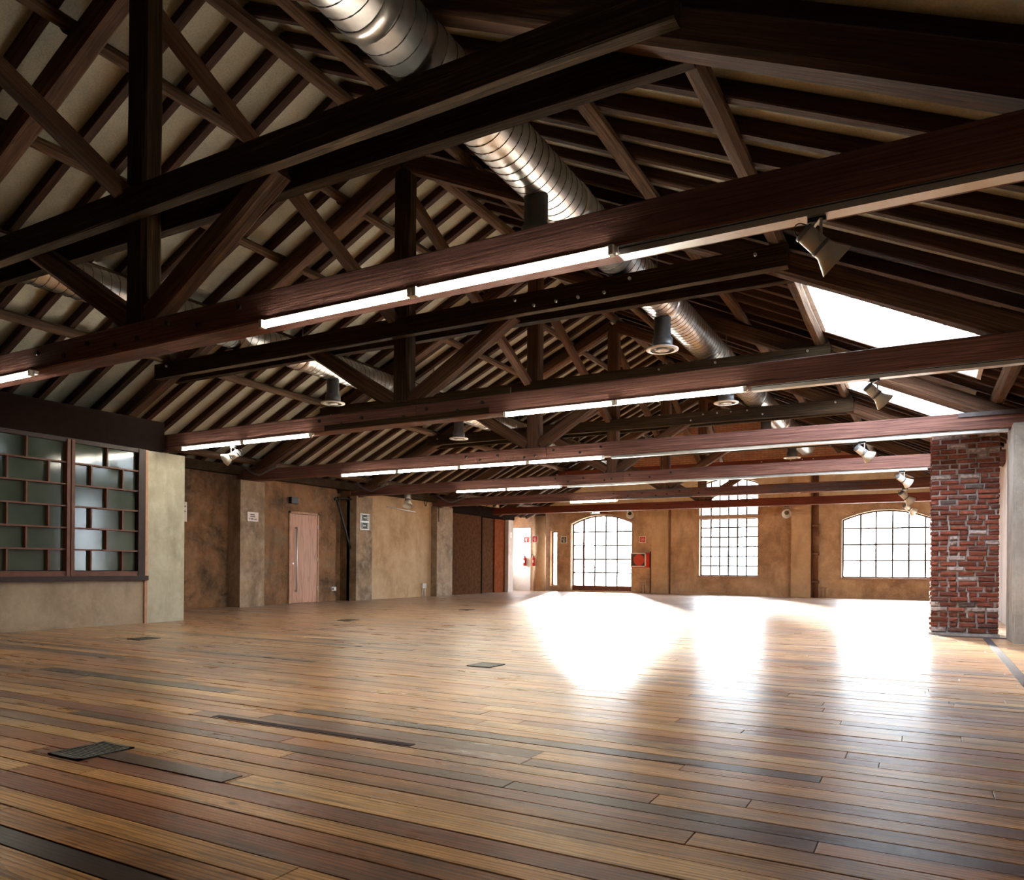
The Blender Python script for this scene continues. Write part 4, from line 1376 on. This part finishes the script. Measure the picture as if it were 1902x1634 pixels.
# hanging chain on the fifth pilaster
ch = empty('hanging_chain', (-12.95, 18.78, 2.8), 'short dark chain hanging on the fifth pilaster', 'chain')
for k in range(8):
    zc = 2.70 - k * 0.058
    pts = []
    for j in range(11):
        t = 2 * math.pi * j / 10
        a, b2 = math.cos(t) * 0.018, math.sin(t) * 0.034
        pts.append((-12.955 + (a if k % 2 else 0), 18.80 + (0 if k % 2 else a), zc + b2))
    MB().tube(pts, 0.0065, 5).build('chain_link', 'black', ch)
# diagonal dark pipe in the recess
rp = empty('recess_pipe', (-13.1, 14.6, 2.6), 'black bent pipe running diagonally across the dark recess', 'pipe')
MB().tube([(-13.14, 15.05, 2.64), (-13.14, 14.72, 2.64), (-13.14, 14.53, 2.63), (-13.14, 14.52, 2.58), (-13.14, 14.62, 2.35), (-13.14, 14.98, 1.5), (-13.14, 15.04, 1.36)], 0.028, 8).build('pipe_run', 'black', rp)
MB().cyl((-13.14, 14.50, 2.60), (-13.19, 14.50, 2.60), 0.035, n=10).build('wall_bracket', 'black', rp)

# ------------------------------------------------------------------ fire extinguishers
def extinguisher(x, y, z, face, label, s=1.0):
    """face = outward direction of the wall it hangs on"""
    e = empty('fire_extinguisher', (x, y, z), label, 'fire extinguisher', 'red fire extinguishers')
    mb = MB()
    H = 0.34 * s; r = 0.062 * s
    mb.rings([((x, y, z), r * 0.86, (0, 0, 1)), ((x, y, z + 0.012), r, (0, 0, 1)), ((x, y, z + H * 0.82), r, (0, 0, 1)), ((x, y, z + H * 0.95), r * 0.72, (0, 0, 1)), ((x, y, z + H), r * 0.32, (0, 0, 1))], 16)
    mb.build('cylinder_body', 'red', e)
    MB().box(x - 0.02, x + 0.02, y - 0.02, y + 0.02, z + H, z + H + 0.035).box(x - 0.012, x + 0.075 * s, y - 0.01, y + 0.01, z + H + 0.03, z + H + 0.042).build('valve_handle', 'black', e)
    path = []
    for k in range(11):
        t = math.pi * k / 10
        path.append((x - 0.035 * s - 0.055 * s * math.cos(t) - 0.03, y, z + H + 0.03 + 0.10 * s * math.sin(t) - 0.06 * (1 - k / 10)))
    MB().tube(path, 0.010, 6).build('hose', 'black', e)
    MB().box(x - 0.03, x + 0.03, y - r - 0.001 if face[1] < 0 else y, y + (0.0 if face[1] < 0 else 0.0) - r + 0.004, z + H * 0.35, z + H * 0.65).build('label_print', 'paper', e) if face[1] < 0 else None
    return e
extinguisher(-13.05, YF - 0.63, 0.96, (0, -1), 'red fire extinguisher hung on the round column')
extinguisher(-13.72, YF - 0.09, 0.96, (0, -1), 'reflection of the red fire extinguisher in the white door, built solid')  # mirror image in the door, modelled as a second extinguisher
extinguisher(XL + 0.17, 9.80, 0.98, (1, 0), 'red fire extinguisher half hidden behind the pale column', 1.1)
def ext_sign(pos, label):
    mk = [(-0.022, 0.022, -0.08, 0.035, 'paper'), (-0.012, 0.05, 0.04, 0.058, 'paper'), (-0.055, -0.035, -0.03, 0.05, 'paper'), (-0.05, -0.01, 0.045, 0.06, 'paper')]
    return sign_board('extinguisher_sign', label, 'sign', 'Y', pos, 0.25, 0.25, 'white', [(-0.105, 0.105, -0.105, 0.105, 'red')], mk)
ext_sign((-13.02, YF - 0.585, 1.975), 'red and white extinguisher sign on the round column')
ext_sign((-13.68, YF - 0.02, 1.975), 'reflection of the extinguisher sign in the white door, built solid')  # the column sign's reflection in the door, made as a solid board
sign_board('escape_sign', 'square dark green escape sign beside the arched glass door', 'sign', 'Y', (-12.085, YF, 1.955), 0.25, 0.25, 'white', [(-0.105, 0.105, -0.105, 0.105, 'signdark')],
           [(-0.05, 0.05, -0.085, -0.07, 'paper'), (-0.075, -0.055, -0.02, 0.06, 'paper'), (-0.02, 0.02, -0.06, 0.03, 'paper'), (-0.01, 0.03, 0.04, 0.075, 'paper'), (0.05, 0.085, 0.02, 0.04, 'paper'), (0.02, 0.075, -0.045, -0.028, 'paper')])
sign_board('hose_sign', 'small red sign above the hose reel box', 'sign', 'Y', (-8.97, YF, 1.935), 0.24, 0.24, 'white', [(-0.10, 0.10, -0.10, 0.10, 'red')],
           [(-0.045, 0.045, 0.045, 0.058, 'paper'), (-0.06, -0.047, -0.045, 0.045, 'paper'), (0.047, 0.06, -0.045, 0.045, 'paper'), (-0.045, 0.045, -0.058, -0.045, 'paper'), (-0.018, 0.018, -0.018, 0.018, 'paper')])
hr = empty('hose_reel_box', (-9.08, YF, 1.2), 'red fire hose reel in a white framed glazed wall box', 'hose reel')
xa, xb, za, zb = -9.37, -8.80, 0.95, 1.45
MB().box(xa, xb + 0.12, YF - 0.10, YF + 0.02, za - 0.02, zb + 0.0).build('cabinet', 'red', hr)
MB().box(xa + 0.03, xb - 0.03, YF - 0.115, YF - 0.10, za + 0.03, zb - 0.03).build('back_panel', 'iron', hr)
f_ = MB()
for q in ((xa, xb, za, za + 0.035), (xa, xb, zb - 0.035, zb), (xa, xa + 0.035, za, zb), (xb - 0.035, xb, za, zb)):
    f_.box(q[0], q[1], YF - 0.14, YF - 0.10, q[2], q[3])
f_.build('white_frame', 'white', hr)
xm, zm = 0.5 * (xa + xb) + 0.03, 0.5 * (za + zb)
MB().cyl((xm, YF - 0.115, zm), (xm, YF - 0.135, zm), 0.205, n=28).build('hose_disc', 'redsoft', hr)
ex = empty('exit_sign', (-10.8, YF, 3.0), 'small backlit green and white exit sign above arched door', 'sign')
MB().box(-10.97, -10.60, YF - 0.09, YF + 0.0, 2.91, 3.03).build('light_box', 'white', ex)
MB().box(-10.96, -10.61, YF - 0.094, YF - 0.09, 2.917, 3.023).build('lit_panel', 'exitlit', ex)
for (u0, u1, v0, v1) in ((-10.96, -10.90, 2.92, 3.02), (-10.84, -10.80, 2.93, 3.01), (-10.76, -10.73, 2.925, 3.015), (-10.69, -10.67, 2.93, 3.01)):
    MB().box(u0, u1, YF - 0.096, YF - 0.094, v0, v1).build('print', 'green', ex)
o = MB().box(-10.60, -10.32, YF - 0.05, YF, 2.92, 3.03)
tag(o.build('alarm_plate', 'reddoor'), 'red brown plate next to the exit sign', 'plate')

# white door in the far corner
wd = empty('door_3', (-13.98, YF, 0), kind='structure')
wd['label'] = 'white door with long handle in the far corner'
MB().box(D3['x0'], D3['x1'], YF - 0.015, YF + 0.0, 0, 2.45).build('door_leaf', 'white', wd)
h_ = MB()
h_.cyl((-14.36, YF - 0.07, 0.75), (-14.36, YF - 0.07, 2.25), 0.014, n=8)
h_.cyl((-14.36, YF - 0.07, 0.78), (-14.36, YF - 0.01, 0.78), 0.01, n=8).cyl((-14.36, YF - 0.07, 2.22), (-14.36, YF - 0.01, 2.22), 0.01, n=8)
h_.build('pull_handle', 'white', wd)
o = empty('wall_switch', (-13.28, 23.9, 2.08), 'small white plate on the pale pier', 'switch')
MB().box(-13.31, -13.285, 23.84, 23.98, 1.98, 2.17).build('plate', 'white', o)
MB().box(-13.285, -13.278, 23.88, 23.94, 2.04, 2.11).build('rocker', 'paper', o)
# round column by the slit window
rc = empty('round_column', (-12.93, YF - 0.35, 0), 'round ochre column with dark head beside the slit window', 'column')
MB().cyl((-12.95, YF - 0.33, 0), (-12.95, YF - 0.33, 2.86), 0.235, n=28).build('shaft', 'far_pil', rc)
MB().cyl((-12.93, YF - 0.33, 2.86), (-12.93, YF - 0.33, 3.15), 0.205, n=20).build('head', 'darkframe', rc)

# drain pipe with flanges, sockets and cables on the end wall
dp = empty('drain_pipe', (-3.12, YF - 0.12, 0), 'brown flanged drainpipe beside the ochre pilaster', 'pipe')
MB().cyl((-3.13, YF - 0.13, 0), (-3.13, YF - 0.13, 4.25), 0.088, n=16).build('pipe_run', 'pipe', dp)
for z in (0.50, 1.40, 2.32):
    MB().cyl((-3.13, YF - 0.13, z - 0.045), (-3.13, YF - 0.13, z + 0.045), 0.122, n=16).build('flange', 'pipe', dp)
MB().cyl((-3.13, YF - 0.13, 1.44), (-3.13, YF - 0.13, 2.28), 0.098, n=16).build('sleeve', 'pipe', dp)
for nm, xx, lab in (('wall_socket', -8.93, 'beige socket box on conduits below the hose reel'), ('wall_socket', -2.90, 'small tap pipes at floor beside the drainpipe')):
    s = empty(nm, (xx, YF, 0.3), lab, 'socket')
    MB().box(xx - 0.13, xx + 0.13, YF - 0.07, YF + 0.01, 0.29, 0.41).build('box', 'sill', s) if xx < -5 else MB().box(xx - 0.10, xx + 0.10, YF - 0.05, YF + 0.01, 0.29, 0.34).build('box', 'sill', s)
    for q in (-0.06, 0.05):
        MB().cyl((xx + q, YF - 0.03, 0), (xx + q, YF - 0.03, 0.30), 0.016, n=8).build('conduit_leg', 'sill', s)
tag(MB().cyl((-8.67, YF - 0.02, 0), (-8.67, YF - 0.02, 1.5), 0.016, n=8).build('wall_cable', 'iron'), 'thin dark cable running down beside the hose reel box', 'cable')
s = empty('wall_socket', (XR, 14.2, 0.4), 'cream box on a short pipe between brick pillar and post', 'socket')
MB().box(XR - 0.07, XR + 0.01, 12.66, 12.82, 0.38, 0.56).build('box', 'socket', s)
MB().cyl((XR - 0.03, 12.74, 0), (XR - 0.03, 12.74, 0.39), 0.022, n=8).build('conduit_leg', 'socket', s)

# ------------------------------------------------------------------ floor grates
def grate(x, y, label):
    e = empty('floor_grate', (x, y, 0), label, 'grate', 'iron grates set in the floor')
    w, d_ = 0.122, 0.138
    fr = MB()
    t = 0.022
    fr.box(x - w, x + w, y - d_, y - d_ + t, -0.02, 0.007).box(x - w, x + w, y + d_ - t, y + d_, -0.02, 0.007)
    fr.box(x - w, x - w + t, y - d_, y + d_, -0.02, 0.007).box(x + w - t, x + w, y - d_, y + d_, -0.02, 0.007)
    fr.build('frame', 'grate', e)
    MB().box(x - w + t, x + w - t, y - d_ + t, y + d_ - t, -0.02, 0.0025).build('tray', 'sub', e)
    for k in range(13):
        yy = y - d_ + t + (2 * d_ - 2 * t) * (k + 0.5) / 13
        MB().box(x - w + t, x + w - t, yy - 0.006, yy + 0.006, 0.0, 0.0055).build('bar', 'mesh', e)
    return e
grate(-3.51, 2.18, 'black iron floor grate at end of the dark patched board')
grate(-8.31, 5.80, 'flat iron floor grate in front of the pale column')
grate(-3.53, 5.90, 'iron floor grate between the window reflections and dark boards')
grate(-8.40, 9.58, 'iron floor grate in line with the beech door')
grate(-8.46, 13.35, 'small iron floor grate farthest along the pilaster wall')

# ------------------------------------------------------------------ outside
gr = struct('ground', MB().box(-70, 70, YF + 0.45, 120, -0.5, -0.35).box(XR + 0.6, 70, -60, YF + 0.45, -0.5, -0.35), 'ground')
# ------------------------------------------------------------------ daylight portals in the openings
def portal(loc, direction, sx, sy):
    l = bpy.data.lights.new('window_portal', 'AREA')
    l.shape = 'RECTANGLE'
    l.size = sx; l.size_y = sy
    l.cycles.is_portal = True
    o = bpy.data.objects.new('window_portal', l)
    COL.objects.link(o)
    o.location = loc
    o.rotation_euler = Vector(direction).to_track_quat('-Z', 'Y').to_euler()
for w in (W1, W2, W3):
    portal((0.5 * (w['x0'] + w['x1']), YF + 0.3, 0.5 * (w['z0'] + w['za'])), (0, -1, 0), w['x1'] - w['x0'], w['za'] - w['z0'])
portal((-14.9, 25.2, 1.55), (1, 0, 0), 1.0, 1.1)  # portal for the added side opening that brightens the white door
portal((XR + 0.3, 0.5 * (R0 + R1), 0.5 * (RZ0 + RZ1)), (-1, 0, 0), R1 - R0, RZ1 - RZ0)
for s in SKY:
    xm = 0.5 * (s['x0'] + s['x1'])
    portal((xm, 0.5 * (s['y0'] + s['y1']), roof(xm, Z0_RAFT) + 0.5), (-PITCH * 0.0, 0, -1), 1.8, s['y1'] - s['y0'])
